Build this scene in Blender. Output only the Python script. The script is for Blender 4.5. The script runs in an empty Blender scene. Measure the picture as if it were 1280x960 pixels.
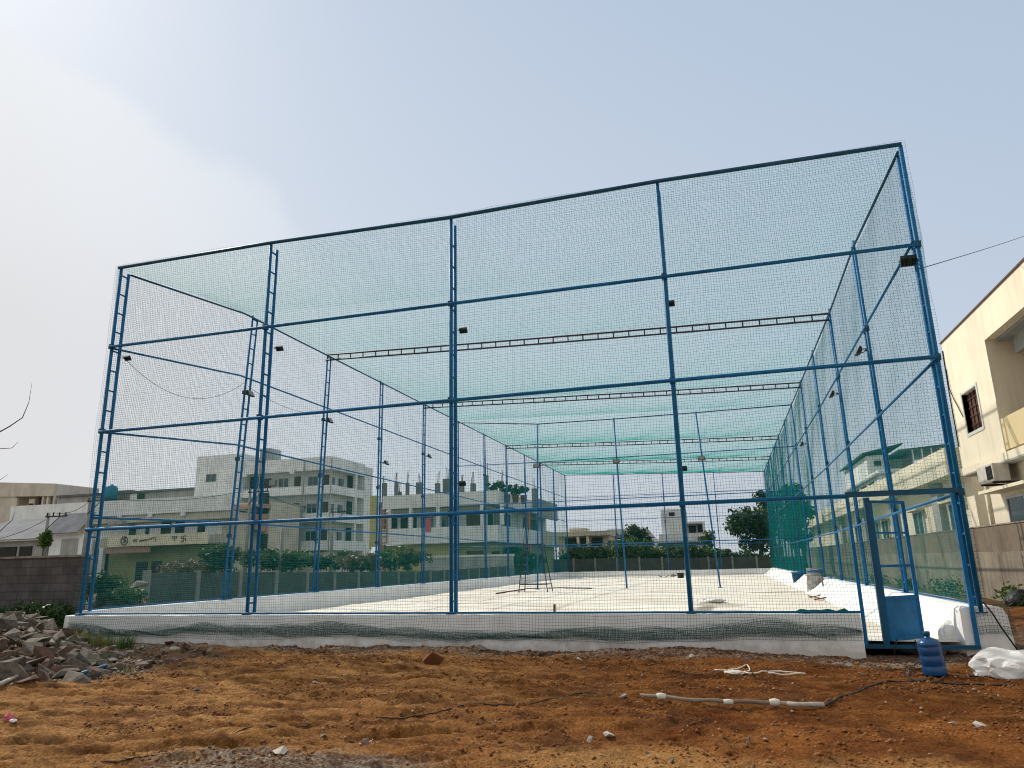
import bpy, bmesh, math, random
import numpy as np
from mathutils import Vector, Matrix, noise as mnoise

random.seed(7); RNG = np.random.default_rng(7)
SC = bpy.context.scene
COL = SC.collection
R = math.radians

# ------------------------------------------------------------------ camera (solved from the photograph)
F, YAW, PITCH, ROLL, EYE = 893.57, -0.279114, 0.246052, -0.0226602, 1.5
D = 12.953                      # distance of the cage front
def cam_axes():
    f = Vector((math.sin(YAW)*math.cos(PITCH), math.cos(YAW)*math.cos(PITCH), math.sin(PITCH)))
    r = Vector((math.cos(YAW), -math.sin(YAW), 0)); u = r.cross(f)
    return math.cos(ROLL)*r + math.sin(ROLL)*u, -math.sin(ROLL)*r + math.cos(ROLL)*u, f
CR, CU, CF = cam_axes()
cam = bpy.data.cameras.new('camera'); camo = bpy.data.objects.new('camera', cam); COL.objects.link(camo)
m = Matrix((CR, CU, -CF)).transposed().to_4x4(); m.translation = (0, 0, EYE); camo.matrix_world = m
cam.sensor_width = 36; cam.lens = F/1280*36; cam.clip_end = 5000; cam.clip_start = .05
SC.camera = camo
def ray(px, py): return CF + CR*((px-640)/F) - CU*((py-480)/F)
def aty(px, py, Y): d = ray(px, py); t = Y/d.y; return d.x*t, EYE+d.z*t          # -> x, z on a plane y = Y
def atx(px, py, X): d = ray(px, py); t = X/d.x; return d.y*t, EYE+d.z*t          # -> y, z on a plane x = X
def atz(px, py, Z): d = ray(px, py); t = (Z-EYE)/d.z; return d.x*t, d.y*t        # -> x, y at height Z

# ------------------------------------------------------------------ materials
def lin(r, g, b):
    f = lambda c: (c/255/12.92) if c/255 <= .04045 else ((c/255+.055)/1.055)**2.4
    return (f(r), f(g), f(b))
def mat(name, c1, c2=None, scale=3.0, rough=.8, bump=0, bscale=40, streak=0, streak_col=None, metallic=0, detail=6, spec=.3, transl=0, contrast=(.35, .65), fine=0, stretch=None):
    M = bpy.data.materials.new(name); M.use_nodes = True
    n = M.node_tree.nodes; L = M.node_tree.links
    b = n['Principled BSDF']; b.inputs['Roughness'].default_value = rough; b.inputs['Metallic'].default_value = metallic
    b.inputs['Specular IOR Level'].default_value = spec
    b.inputs['Base Color'].default_value = (*c1, 1)
    tc = n.new('ShaderNodeTexCoord'); vec = tc.outputs['Object']
    if stretch:
        mp = n.new('ShaderNodeMapping'); mp.inputs['Scale'].default_value = stretch; L.new(vec, mp.inputs[0]); vec = mp.outputs[0]
    out = None
    if c2 is not None:
        t = n.new('ShaderNodeTexNoise'); t.inputs['Scale'].default_value = scale; t.inputs['Detail'].default_value = detail; t.inputs['Roughness'].default_value = .6
        L.new(vec, t.inputs['Vector'])
        rp = n.new('ShaderNodeMapRange'); rp.inputs[1].default_value = contrast[0]; rp.inputs[2].default_value = contrast[1]; L.new(t.outputs[0], rp.inputs[0])
        mx = n.new('ShaderNodeMix'); mx.data_type = 'RGBA'; mx.inputs[6].default_value = (*c1, 1); mx.inputs[7].default_value = (*c2, 1)
        L.new(rp.outputs[0], mx.inputs[0]); out = mx.outputs[2]
    if streak:
        mp = n.new('ShaderNodeMapping'); mp.inputs['Scale'].default_value = (1, 1, .06); L.new(tc.outputs['Object'], mp.inputs[0])
        t = n.new('ShaderNodeTexNoise'); t.inputs['Scale'].default_value = 4.5; t.inputs['Detail'].default_value = 5; L.new(mp.outputs[0], t.inputs['Vector'])
        t2 = n.new('ShaderNodeTexNoise'); t2.inputs['Scale'].default_value = .6; t2.inputs['Detail'].default_value = 4; L.new(tc.outputs['Object'], t2.inputs['Vector'])
        mu = n.new('ShaderNodeMath'); mu.operation = 'MULTIPLY'; L.new(t.outputs[0], mu.inputs[0]); L.new(t2.outputs[0], mu.inputs[1])
        rp = n.new('ShaderNodeMapRange'); rp.inputs[1].default_value = .22; rp.inputs[2].default_value = .42; rp.inputs[4].default_value = streak; L.new(mu.outputs[0], rp.inputs[0])
        mx = n.new('ShaderNodeMix'); mx.data_type = 'RGBA'; L.new(rp.outputs[0], mx.inputs[0])
        if out: L.new(out, mx.inputs[6])
        else: mx.inputs[6].default_value = (*c1, 1)
        sc = streak_col or tuple(x*.35 for x in c1); mx.inputs[7].default_value = (*sc, 1); out = mx.outputs[2]
    if fine:
        t = n.new('ShaderNodeTexNoise'); t.inputs['Scale'].default_value = 60; t.inputs['Detail'].default_value = 3; L.new(tc.outputs['Object'], t.inputs['Vector'])
        rp = n.new('ShaderNodeMapRange'); rp.inputs[1].default_value = .3; rp.inputs[2].default_value = .7; rp.inputs[3].default_value = 1-fine; rp.inputs[4].default_value = 1+fine; L.new(t.outputs[0], rp.inputs[0])
        mx = n.new('ShaderNodeMix'); mx.data_type = 'RGBA'; mx.blend_type = 'MULTIPLY'; mx.inputs[0].default_value = 1
        if out: L.new(out, mx.inputs[6])
        else: mx.inputs[6].default_value = (*c1, 1)
        L.new(rp.outputs[0], mx.inputs[7]); out = mx.outputs[2]
    if out: L.new(out, b.inputs['Base Color'])
    if bump:
        t = n.new('ShaderNodeTexNoise'); t.inputs['Scale'].default_value = bscale; t.inputs['Detail'].default_value = 6; L.new(vec, t.inputs['Vector'])
        bp = n.new('ShaderNodeBump'); bp.inputs['Strength'].default_value = bump; bp.inputs['Distance'].default_value = .02; L.new(t.outputs[0], bp.inputs['Height']); L.new(bp.outputs[0], b.inputs['Normal'])
    if transl:
        tr = n.new('ShaderNodeBsdfTranslucent'); ms = n.new('ShaderNodeMixShader'); ms.inputs[0].default_value = transl
        if out: L.new(out, tr.inputs[0])
        else: tr.inputs[0].default_value = (*c1, 1)
        L.new(b.outputs[0], ms.inputs[1]); L.new(tr.outputs[0], ms.inputs[2]); L.new(ms.outputs[0], n['Material Output'].inputs[0])
    return M

M = {}
M['blue'] = mat('blue_paint', (.001, .098, .25), (.006, .145, .35), 7, .5, .08, 60, spec=.2, fine=.12)
M['blue_dark'] = mat('dark_blue_paint', (.002, .055, .115), (.004, .075, .15), 5, .5, .05, 60, spec=.3)
M['primer'] = mat('truss_primer', (.028, .02, .03), (.045, .03, .035), 8, .6)
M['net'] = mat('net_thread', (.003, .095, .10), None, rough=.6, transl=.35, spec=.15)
M['net_roof_lit'] = mat('roof_net_thread_sunlit', (.012, .62, .55), None, rough=.6, transl=.62, spec=.12)  # same net thread, strong sun from above put into its colour
M['net_side_lit'] = mat('side_net_thread_sunlit', (.006, .36, .35), None, rough=.6, transl=.4, spec=.1)  # brighter copy of the net thread, sunlight on the sides painted in
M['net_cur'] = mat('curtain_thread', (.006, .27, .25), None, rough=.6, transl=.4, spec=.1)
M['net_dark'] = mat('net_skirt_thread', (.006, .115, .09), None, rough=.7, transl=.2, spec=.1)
M['white_wall'] = mat('limewash', (.83, .83, .82), (.74, .735, .72), 2.2, .85, .25, 30, .22, (.45, .42, .38), fine=.04)
def splash(Mt):                                           # mud thrown up along the foot of a wall
    n = Mt.node_tree.nodes; L = Mt.node_tree.links; b = n['Principled BSDF']; src = b.inputs['Base Color'].links[0].from_socket
    tc = n.new('ShaderNodeTexCoord'); sp = n.new('ShaderNodeSeparateXYZ'); L.new(tc.outputs['Object'], sp.inputs[0])
    t = n.new('ShaderNodeTexNoise'); t.inputs['Scale'].default_value = 5; t.inputs['Detail'].default_value = 8; t.inputs['Roughness'].default_value = .7; L.new(tc.outputs['Object'], t.inputs['Vector'])
    ml = n.new('ShaderNodeMath'); ml.operation = 'MULTIPLY_ADD'; ml.inputs[1].default_value = -.62; L.new(t.outputs[0], ml.inputs[0]); L.new(sp.outputs[2], ml.inputs[2])
    r = n.new('ShaderNodeMapRange'); r.inputs[1].default_value = -.12; r.inputs[2].default_value = -.28; r.inputs[4].default_value = .45; L.new(ml.outputs[0], r.inputs[0])
    mx = n.new('ShaderNodeMix'); mx.data_type = 'RGBA'; L.new(r.outputs[0], mx.inputs[0]); L.new(src, mx.inputs[6]); mx.inputs[7].default_value = (.30, .19, .11, 1); L.new(mx.outputs[2], b.inputs['Base Color'])
splash(M['white_wall'])
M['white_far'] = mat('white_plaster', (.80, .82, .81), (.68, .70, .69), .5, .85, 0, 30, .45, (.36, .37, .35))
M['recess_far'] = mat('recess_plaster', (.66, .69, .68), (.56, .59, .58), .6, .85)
M['grey_far'] = mat('grey_plaster', (.42, .42, .40), (.30, .30, .29), .5, .9, 0, 30, .6, (.15, .15, .14))
M['cream'] = mat('cream_plaster', (.80, .725, .565), (.74, .66, .51), .7, .85, .15, 25, .30, (.36, .29, .19), fine=.03)
M['cream_warm'] = mat('ochre_plaster', (.70, .56, .31), (.66, .53, .31), .8, .85, .15, 25)
M['cream_pale'] = mat('pale_cream_plaster', (.74, .68, .50), (.64, .58, .42), .6, .85, 0, 25, .4, (.28, .24, .17))
M['beige_far'] = mat('beige_plaster', (.60, .55, .45), (.50, .45, .37), .5, .9, 0, 25, .4, (.2, .18, .15))
M['olive'] = mat('olive_plaster', (.30, .32, .15), (.24, .25, .12), .6, .9)
M['yellow_far'] = mat('yellow_plaster', (.47, .43, .18), (.42, .38, .16), .8, .9)
M['pink_far'] = mat('pink_plaster', (.45, .26, .21), (.38, .22, .18), .8, .9)
M['red_far'] = mat('red_paint', (.60, .16, .11), (.5, .13, .09), 1, .8)
M['dark'] = mat('dark_opening', (.018, .02, .02), (.03, .032, .03), 2, .7)
M['brown'] = mat('brown_wood', (.075, .035, .025), (.11, .05, .035), 6, .6)
M['glass'] = mat('window_glass', (.03, .05, .055), (.05, .07, .075), 1.5, .12, spec=.6)
M['frame_w'] = mat('white_frame', (.62, .62, .60), (.52, .52, .5), 4, .5)
M['retain'] = mat('stained_cement_wall', (.30, .255, .195), (.21, .175, .135), 1.3, .92, .4, 18, .85, (.085, .07, .055), fine=.08)
M['retain2'] = mat('older_cement_wall', (.215, .165, .12), (.155, .12, .09), 1.6, .92, .4, 18, .7, (.07, .055, .045), fine=.08)
M['panel'] = mat('precast_panel', (.10, .105, .095), (.065, .07, .062), 1.2, .92, .3, 14, .5, (.06, .065, .055))
M['panel_post'] = mat('precast_post', (.30, .30, .27), (.22, .22, .20), 2, .92)
M['rock'] = mat('grey_brown_rock', (.155, .128, .098), (.065, .052, .04), 4, .9, .5, 22, fine=.15)
M['rock2'] = mat('pale_rock', (.29, .25, .195), (.15, .128, .10), 4, .9, .5, 22, fine=.15)
M['rock3'] = mat('reddish_rock', (.17, .105, .075), (.09, .055, .04), 4, .9, .5, 22, fine=.15)
M['clod'] = mat('earth_clod', (.22, .085, .03), (.14, .055, .02), 8, .95, .6, 30, fine=.2)
M['white_stone'] = mat('white_stone', (.50, .45, .38), (.30, .26, .21), 8, .85, .3, 30)
M['steel'] = mat('galvanised_steel', (.35, .35, .34), (.24, .21, .18), 3, .45, .1, 30, metallic=.6)
M['black'] = mat('black_plastic', (.012, .012, .013), (.02, .02, .02), 6, .5)
M['lens'] = mat('lamp_glass', (.20, .21, .21), (.15, .16, .16), 10, .2, spec=.6)
M['ac'] = mat('ac_casing', (.62, .58, .52), (.48, .44, .38), 5, .55, 0, 20, .5, (.25, .2, .15))
M['bark'] = mat('bark', (.09, .065, .045), (.05, .037, .026), 6, .95, .6, 25)
M['sack'] = mat('white_woven_sack', (.80, .79, .76), (.68, .66, .62), 5, .7, .35, 60)
M['cloth_pink'] = mat('pink_cloth', (.55, .12, .16), (.45, .1, .14), 6, .8)
M['bottle'] = mat('blue_plastic', (.002, .047, .15), (.004, .065, .19), 4, .3, spec=.45)
M['rope'] = mat('white_rope', (.70, .66, .56), (.55, .5, .42), 20, .8)
M['pole_c'] = mat('concrete_pole', (.30, .29, .27), (.22, .21, .2), 3, .9)
M['tin'] = mat('tin_sheet', (.17, .18, .20), (.12, .13, .14), .8, .85, 0, 10, .5, (.10, .08, .065), spec=.1)
M['darkroof'] = mat('green_sheet', (.03, .06, .055), (.045, .085, .075), 1, .6)
M['teal_box'] = mat('teal_tank', (.02, .16, .24), (.03, .2, .28), 1, .6)
M['concrete'] = mat('raw_concrete', (.20, .20, .19), (.13, .13, .125), 2, .9)
M['bamboo'] = mat('weathered_pole', (.38, .31, .25), (.17, .125, .09), 9, .8, .3, 30, stretch=(.15, 1, 1))
M['symbol'] = mat('symbol_paint', (.13, .085, .06), (.10, .065, .05), 2, .8)
def leafmat(name, a, b, sc=.9):
    return mat(name, a, b, sc, .55, transl=.3, spec=.3, contrast=(.40, .60), detail=3)
M['leaf'] = leafmat('leaf_green', (.040, .088, .018), (.095, .150, .034))
M['leaf_dark'] = leafmat('leaf_dark_green', (.024, .052, .016), (.055, .095, .026))
M['leaf_yellow'] = leafmat('leaf_yellow_green', (.075, .11, .02), (.15, .16, .035))
M['leaf_dry'] = leafmat('leaf_dry', (.10, .075, .04), (.17, .13, .075))
M['grass'] = leafmat('grass_blade', (.10, .14, .035), (.22, .22, .08), 6)

# ------------------------------------------------------------------ mesh helpers
class MB:
    def __init__(s): s.v = []; s.f = []
    def box(s, x0, x1, y0, y1, z0, z1):
        if x0 > x1: x0, x1 = x1, x0
        if y0 > y1: y0, y1 = y1, y0
        if z0 > z1: z0, z1 = z1, z0
        k = len(s.v)
        s.v += [(x0,y0,z0),(x1,y0,z0),(x1,y1,z0),(x0,y1,z0),(x0,y0,z1),(x1,y0,z1),(x1,y1,z1),(x0,y1,z1)]
        s.f += [tuple(k+i for i in q) for q in ((0,3,2,1),(4,5,6,7),(0,1,5,4),(1,2,6,5),(2,3,7,6),(3,0,4,7))]
        return s
    def hexa(s, p):                                           # eight corners, bottom ring then top ring
        k = len(s.v); s.v += [tuple(q) for q in p]
        s.f += [tuple(k+i for i in q) for q in ((0,3,2,1),(4,5,6,7),(0,1,5,4),(1,2,6,5),(2,3,7,6),(3,0,4,7))]
        return s
    def bar(s, a, b, w, h, up=(0,0,1)):                       # rectangular bar from a to b
        a = Vector(a); b = Vector(b); t = (b-a).normalized(); up = Vector(up)
        if abs(t.dot(up)) > .95: up = Vector((0,1,0)) if abs(t.y) < .9 else Vector((1,0,0))
        e = t.cross(up).normalized(); g = e.cross(t).normalized()
        e *= w/2; g *= h/2
        return s.hexa([a-e-g, a+e-g, b+e-g, b-e-g, a-e+g, a+e+g, b+e+g, b-e+g])
    def tube(s, pts, r, n=8, caps=True):
        pts = [Vector(p) for p in pts]; k0 = len(s.v); rr = r if hasattr(r, '__len__') else [r]*len(pts)
        e = None
        for i, p in enumerate(pts):
            t = (pts[min(i+1, len(pts)-1)] - pts[max(i-1, 0)]).normalized()
            if e is None:
                a = Vector((0,0,1)) if abs(t.z) < .9 else Vector((1,0,0)); e = t.cross(a).normalized()
            else:
                e = (e - t*e.dot(t)).normalized()
            g = t.cross(e)
            for j in range(n):
                an = 2*math.pi*j/n; s.v.append(tuple(p + (e*math.cos(an)+g*math.sin(an))*rr[i]))
        for i in range(len(pts)-1):
            for j in range(n):
                a = k0+i*n+j; b = k0+i*n+(j+1) % n; s.f.append((a, b, b+n, a+n))
        if caps:
            s.f.append(tuple(k0+j for j in range(n))[::-1]); s.f.append(tuple(k0+(len(pts)-1)*n+j for j in range(n)))
        return s
    def lathe(s, prof, c, n=24, axis=None):                  # prof: (radius, height)
        k0 = len(s.v); c = Vector(c); A = axis or Matrix.Identity(3)
        for r, z in prof:
            for j in range(n):
                an = 2*math.pi*j/n; s.v.append(tuple(c + A @ Vector((r*math.cos(an), r*math.sin(an), z))))
        for i in range(len(prof)-1):
            for j in range(n):
                a = k0+i*n+j; b = k0+i*n+(j+1) % n; s.f.append((a, b, b+n, a+n))
        s.f.append(tuple(k0+j for j in range(n))[::-1]); s.f.append(tuple(k0+(len(prof)-1)*n+j for j in range(n)))
        return s
    def build(s, name, m, parent=None, smooth=False, bevel=0):
        off = Vector(parent['org']) if parent is not None and 'org' in parent else Vector((0,0,0))
        me = bpy.data.meshes.new(name); me.from_pydata([tuple(Vector(v)-off) for v in s.v], [], s.f); me.update()
        return link(name, me, m, parent, smooth, bevel)
def link(name, me, m, parent=None, smooth=False, bevel=0):
    me.materials.append(M[m] if isinstance(m, str) else m)
    o = bpy.data.objects.new(name, me); COL.objects.link(o)
    if parent is not None: o.parent = parent; 
    if parent is not None and 'org' in parent: o['org'] = parent['org']
    if smooth:
        for p in me.polygons: p.use_smooth = True
    if bevel:
        bv = o.modifiers.new('bevel', 'BEVEL'); bv.width = bevel; bv.segments = 2; bv.limit_method = 'ANGLE'
    return o
def tag(o, label=None, cat=None, group=None, kind=None):
    if label: o['label'] = label
    if cat: o['category'] = cat
    if group: o['group'] = group
    if kind: o['kind'] = kind
    return o
def thing(name, label, cat, loc=(0,0,0), group=None):
    o = bpy.data.objects.new(name, None); COL.objects.link(o); o.location = loc; o['org'] = tuple(float(x) for x in loc)
    o.empty_display_size = .2
    return tag(o, label, cat, group)
def boxes(name, m, parent, bs, bevel=0):
    b = MB()
    for q in bs: b.box(*q)
    return b.build(name, m, parent, bevel=bevel)
def fast(name, V, Q, m, parent=None, smooth=False):
    V = np.asarray(V, np.float32).reshape(-1, 3).copy(); Q = np.asarray(Q, np.int32)
    if parent is not None and 'org' in parent: V -= np.array(parent['org'], np.float32)
    k = Q.shape[1]
    me = bpy.data.meshes.new(name); me.vertices.add(len(V)); me.vertices.foreach_set('co', V.ravel())
    me.loops.add(Q.size); me.loops.foreach_set('vertex_index', Q.ravel())
    me.polygons.add(len(Q)); me.polygons.foreach_set('loop_start', np.arange(len(Q), dtype=np.int32)*k); me.polygons.foreach_set('loop_total', np.full(len(Q), k, np.int32))
    me.update(calc_edges=True); me.validate()
    return link(name, me, m, parent, smooth)

# numpy value noise
_P = RNG.random((256, 256))
def vnoise(x, y):
    xi = np.floor(x).astype(int); yi = np.floor(y).astype(int); fx = x-xi; fy = y-yi
    fx = fx*fx*(3-2*fx); fy = fy*fy*(3-2*fy)
    g = lambda a, b: _P[a & 255, b & 255]
    return (g(xi, yi)*(1-fx)+g(xi+1, yi)*fx)*(1-fy)+(g(xi, yi+1)*(1-fx)+g(xi+1, yi+1)*fx)*fy - .5
def fbm(x, y, o=4):
    s = 0; a = 1
    for k in range(o): s = s + a*vnoise(x*2**k+17*k, y*2**k+31*k); a *= .5
    return s
def sst(a, b, x): t = np.clip((x-a)/(b-a), 0, 1); return t*t*(3-2*t)

# ------------------------------------------------------------------ ground
def heap_h(x, y):                                           # the mound the rubble lies on
    d = -.93*y-x; return .62*sst(.7, 3.2, d)*sst(7.5, 10.0, y)*(1-sst(12.6, 14, y))
def ground_h(x, y):
    x = np.asarray(x, float); y = np.asarray(y, float)
    near = 1-sst(18, 30, np.hypot(x, y-6))
    h = .05*fbm(x*.55, y*.55, 3)*near
    a = np.where(x < -1.5, 1.0, 1-sst(-1.5, 1.5, x))
    u = x*.92+y*.40; v = -x*.40+y*.92                       # drag marks slanting across the left half
    h = h+a*near*(.052*fbm(u*.8+9, v*4.5, 3)+.050*fbm(u*1.6, v*11, 3))
    h = h+(1-a)*near*(.05*fbm(x*1.0+3, y*3.4, 3)+.022*fbm(x*2.6, y*9, 2))
    r_ = np.abs(fbm(x*6+5, y*6+2, 3)); h = h+near*(.022*fbm(x*4.3, y*4.3, 3)+.032*fbm(x*12, y*12, 3)-.05*np.clip(.10-r_, 0, .1)*4*np.clip(fbm(x*.8+3, y*1.3, 2)+.1, 0, 1))
    # clods : clipped noise
    c = fbm(x*7+40, y*7+11, 2); h = h+near*.05*np.clip(c-.28, 0, .3)
    # wheel ruts
    for (x0, y0, dx, dy, w, d) in ((-7.2, 5.2, 1, .52, .13, .05), (-6.4, 4.8, 1, .50, .13, .05), (-4.0, 6.3, 1, .30, .10, .04), (-9, 8.2, 1, .45, .16, .05), (-2.8, 7.4, 1, .12, .09, .03)):
        n = math.hypot(dx, dy); q = ((x-x0)*dy-(y-y0)*dx)/n + .12*fbm(x*.9, y*.9, 2); along = ((x-x0)*dx+(y-y0)*dy)/n
        g = np.exp(-(q/w)**2)*sst(-1.5, 0, along)*(1-sst(3.6, 5.2, along)); h = h-d*g+.6*d*np.exp(-((np.abs(q)-1.6*w)/(.7*w))**2)*sst(-1.5, 0, along)*(1-sst(3.6, 5.2, along))
    h = h+.12*np.exp(-(((x+9.6)/1.5)**2+((y-11.8)/.8)**2))
    h = h+.10*np.exp(-((y-12.5)/.35)**2)*sst(-13, -11, x)*(1-sst(1.0, 1.8, x))*(.55+.9*fbm(x*1.3, y*0+3, 3))
    h = h-.06*np.exp(-(((x-2.7)/.9)**2+((y-12.5)/.5)**2))
    h = h+.27*sst(4.6, 6.4, x)*sst(11, 15, y)
    h = h+heap_h(x, y)
    return h
def gz(x, y): return float(ground_h(np.array([x]), np.array([y]))[0])
def axis(fine0, fine1, step, far0, far1):
    a = [fine0]; s = step
    while a[-1] > far0: s *= 1.22; a.append(a[-1]-s)
    b = list(np.arange(fine0, fine1, step))[1:]; c = [fine1]; s = step
    while c[-1] < far1: s *= 1.22; c.append(c[-1]+s)
    return np.array(a[::-1]+b+c)
gx = axis(-11.0, 5.2, .030, -1500, 1500); gy = axis(4.6, 12.9, .026, -300, 2500)
GX, GY = np.meshgrid(gx, gy); GZ = ground_h(GX, GY)
inside = (GX > -13.4) & (GX < 3.2) & (GY > 13.05) & (GY < 64); GZ = np.where(inside, -.12, GZ)
nx, ny = len(gx), len(gy); idx = np.arange(nx*ny).reshape(ny, nx)
Q = np.stack([idx[:-1,:-1], idx[:-1,1:], idx[1:,1:], idx[1:,:-1]], -1).reshape(-1, 4)

def ground_mat():
    Mt = bpy.data.materials.new('red_earth'); Mt.use_nodes = True; n = Mt.node_tree.nodes; L = Mt.node_tree.links
    b = n['Principled BSDF']; b.inputs['Roughness'].default_value = .95; b.inputs['Specular IOR Level'].default_value = .1
    tc = n.new('ShaderNodeTexCoord'); P = tc.outputs['Object']
    def noise(sc, det=5, rough=.6, vec=None, st=None):
        t = n.new('ShaderNodeTexNoise'); t.inputs['Scale'].default_value = sc; t.inputs['Detail'].default_value = det; t.inputs['Roughness'].default_value = rough
        v = vec or P
        if st is not None:
            mp = n.new('ShaderNodeMapping'); mp.inputs['Scale'].default_value = st[0]; mp.inputs['Rotation'].default_value = (0,0,st[1]); L.new(v, mp.inputs[0]); v = mp.outputs[0]
        L.new(v, t.inputs['Vector']); return t.outputs[0]
    def rng(x, a, bb, c=0, d=1):
        r = n.new('ShaderNodeMapRange'); r.interpolation_type = 'SMOOTHSTEP'
        for i, q in enumerate((a, bb, c, d)): r.inputs[i+1].default_value = q
        L.new(x, r.inputs[0]); return r.outputs[0]
    def mixc(f, a, bb, mode='MIX'):
        x = n.new('ShaderNodeMix'); x.data_type = 'RGBA'; x.blend_type = mode
        if hasattr(f, 'links'): L.new(f, x.inputs[0])
        else: x.inputs[0].default_value = f
        for i, q in ((6, a), (7, bb)):
            if isinstance(q, tuple): x.inputs[i].default_value = (*q, 1)
            else: L.new(q, x.inputs[i])
        return x.outputs[2]
    def mul(a, bb, op='MULTIPLY'):
        x = n.new('ShaderNodeMath'); x.operation = op
        for i, q in ((0, a), (1, bb)):
            if isinstance(q, (int, float)): x.inputs[i].default_value = q
            else: L.new(q, x.inputs[i])
        return x.outputs[0]
    sep = n.new('ShaderNodeSeparateXYZ'); L.new(P, sep.inputs[0]); X, Y = sep.outputs[0], sep.outputs[1]
    red = mixc(rng(noise(1.1), .38, .62), (.155, .049, .010), (.285, .105, .024))
    tan = mixc(rng(noise(1.6, st=((.5,2.4,1), -.41)), .36, .64), (.22, .090, .022), (.42, .21, .070))
    side = rng(mul(X, mul(noise(.5), 4.0), 'ADD'), -3.2, 2.2)        # tan earth on the left, red on the right
    c = mixc(side, tan, red)
    c = mixc(rng(noise(.9, 6, .65), .53, .66, 0, .75), c, (.115, .045, .016))       # damp, darker patches
    # sandy light soil close to the viewer on the right
    fr = rng(mul(Y, mul(noise(1.2), 2.2), 'ADD'), 7.9, 7.0); c = mixc(mul(mul(fr, rng(X, -2.5, -.8)), .85), c, (.46, .245, .085))
    # grey gravel patch, lower left
    def patch(x0, y0, rx, ry):
        dx = mul(mul(X, -x0, 'ADD'), 1/rx); dy = mul(mul(Y, -y0, 'ADD'), 1/ry)
        r2 = mul(mul(dx, dx), mul(dy, dy), 'ADD'); return rng(mul(r2, mul(noise(2.2), 1.6), 'ADD'), 2.0, 1.1)
    grey = mixc(rng(noise(26, 3), .40, .62), (.13, .10, .072), (.36, .31, .25))
    c = mixc(mul(patch(-3.4, 5.25, 1.35, .62), .8), c, grey)
    # grey-brown rubble strip at the foot of the front plinth, and beside the doorway
    strip = mul(rng(mul(Y, mul(noise(2.0), 1.0), 'ADD'), 12.35, 12.75), rng(X, 6.0, 4.5))
    c = mixc(mul(strip, .8), c, mixc(rng(noise(18, 3), .4, .6), (.085, .055, .038), (.27, .21, .165)))
    c = mixc(mul(patch(2.1, 12.05, 1.0, .5), .7), c, (.33, .29, .24))
    c = mixc(mul(patch(-11.2, 12.1, 2.3, 1.0), .6), c, mixc(rng(noise(14, 3), .4, .6), (.14, .10, .07), (.33, .27, .21)))
    farg = rng(Y, 16, 30); c = mixc(farg, c, mixc(rng(noise(.2), .4, .6), (.20, .15, .10), (.12, .13, .06)))
    c = mixc(1.0, c, mixc(rng(noise(38, 4, .7), .34, .66), (.62, .60, .58), (1.30, 1.32, 1.36)), 'MULTIPLY')
    vo = n.new('ShaderNodeTexVoronoi'); vo.inputs['Scale'].default_value = 13; vo.inputs['Randomness'].default_value = 1; L.new(P, vo.inputs['Vector'])
    chip = mul(rng(vo.outputs['Distance'], .11, .07), rng(noise(1.3), .50, .60)); c = mixc(mul(chip, .8), c, (.50, .42, .34))
    c = mixc(mul(rng(noise(1.4, 6, .7, st=((.55,2.6,1), -.25)), .51, .60), .55), c, (.070, .026, .009))
    c = mixc(mul(patch(-10.6, 10.4, 2.6, 2.4), .8), c, (.075, .052, .036))
    L.new(c, b.inputs['Base Color'])
    h = mul(mul(noise(30, 6, .7), 1.0), mul(noise(95, 3), .45), 'ADD')
    bp = n.new('ShaderNodeBump'); bp.inputs['Strength'].default_value = 1; bp.inputs['Distance'].default_value = .05; L.new(h, bp.inputs['Height']); L.new(bp.outputs[0], b.inputs['Normal'])
    return Mt
g = fast('ground', np.stack([GX, GY, GZ], -1), Q, ground_mat(), smooth=True); tag(g, kind='structure')

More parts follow.
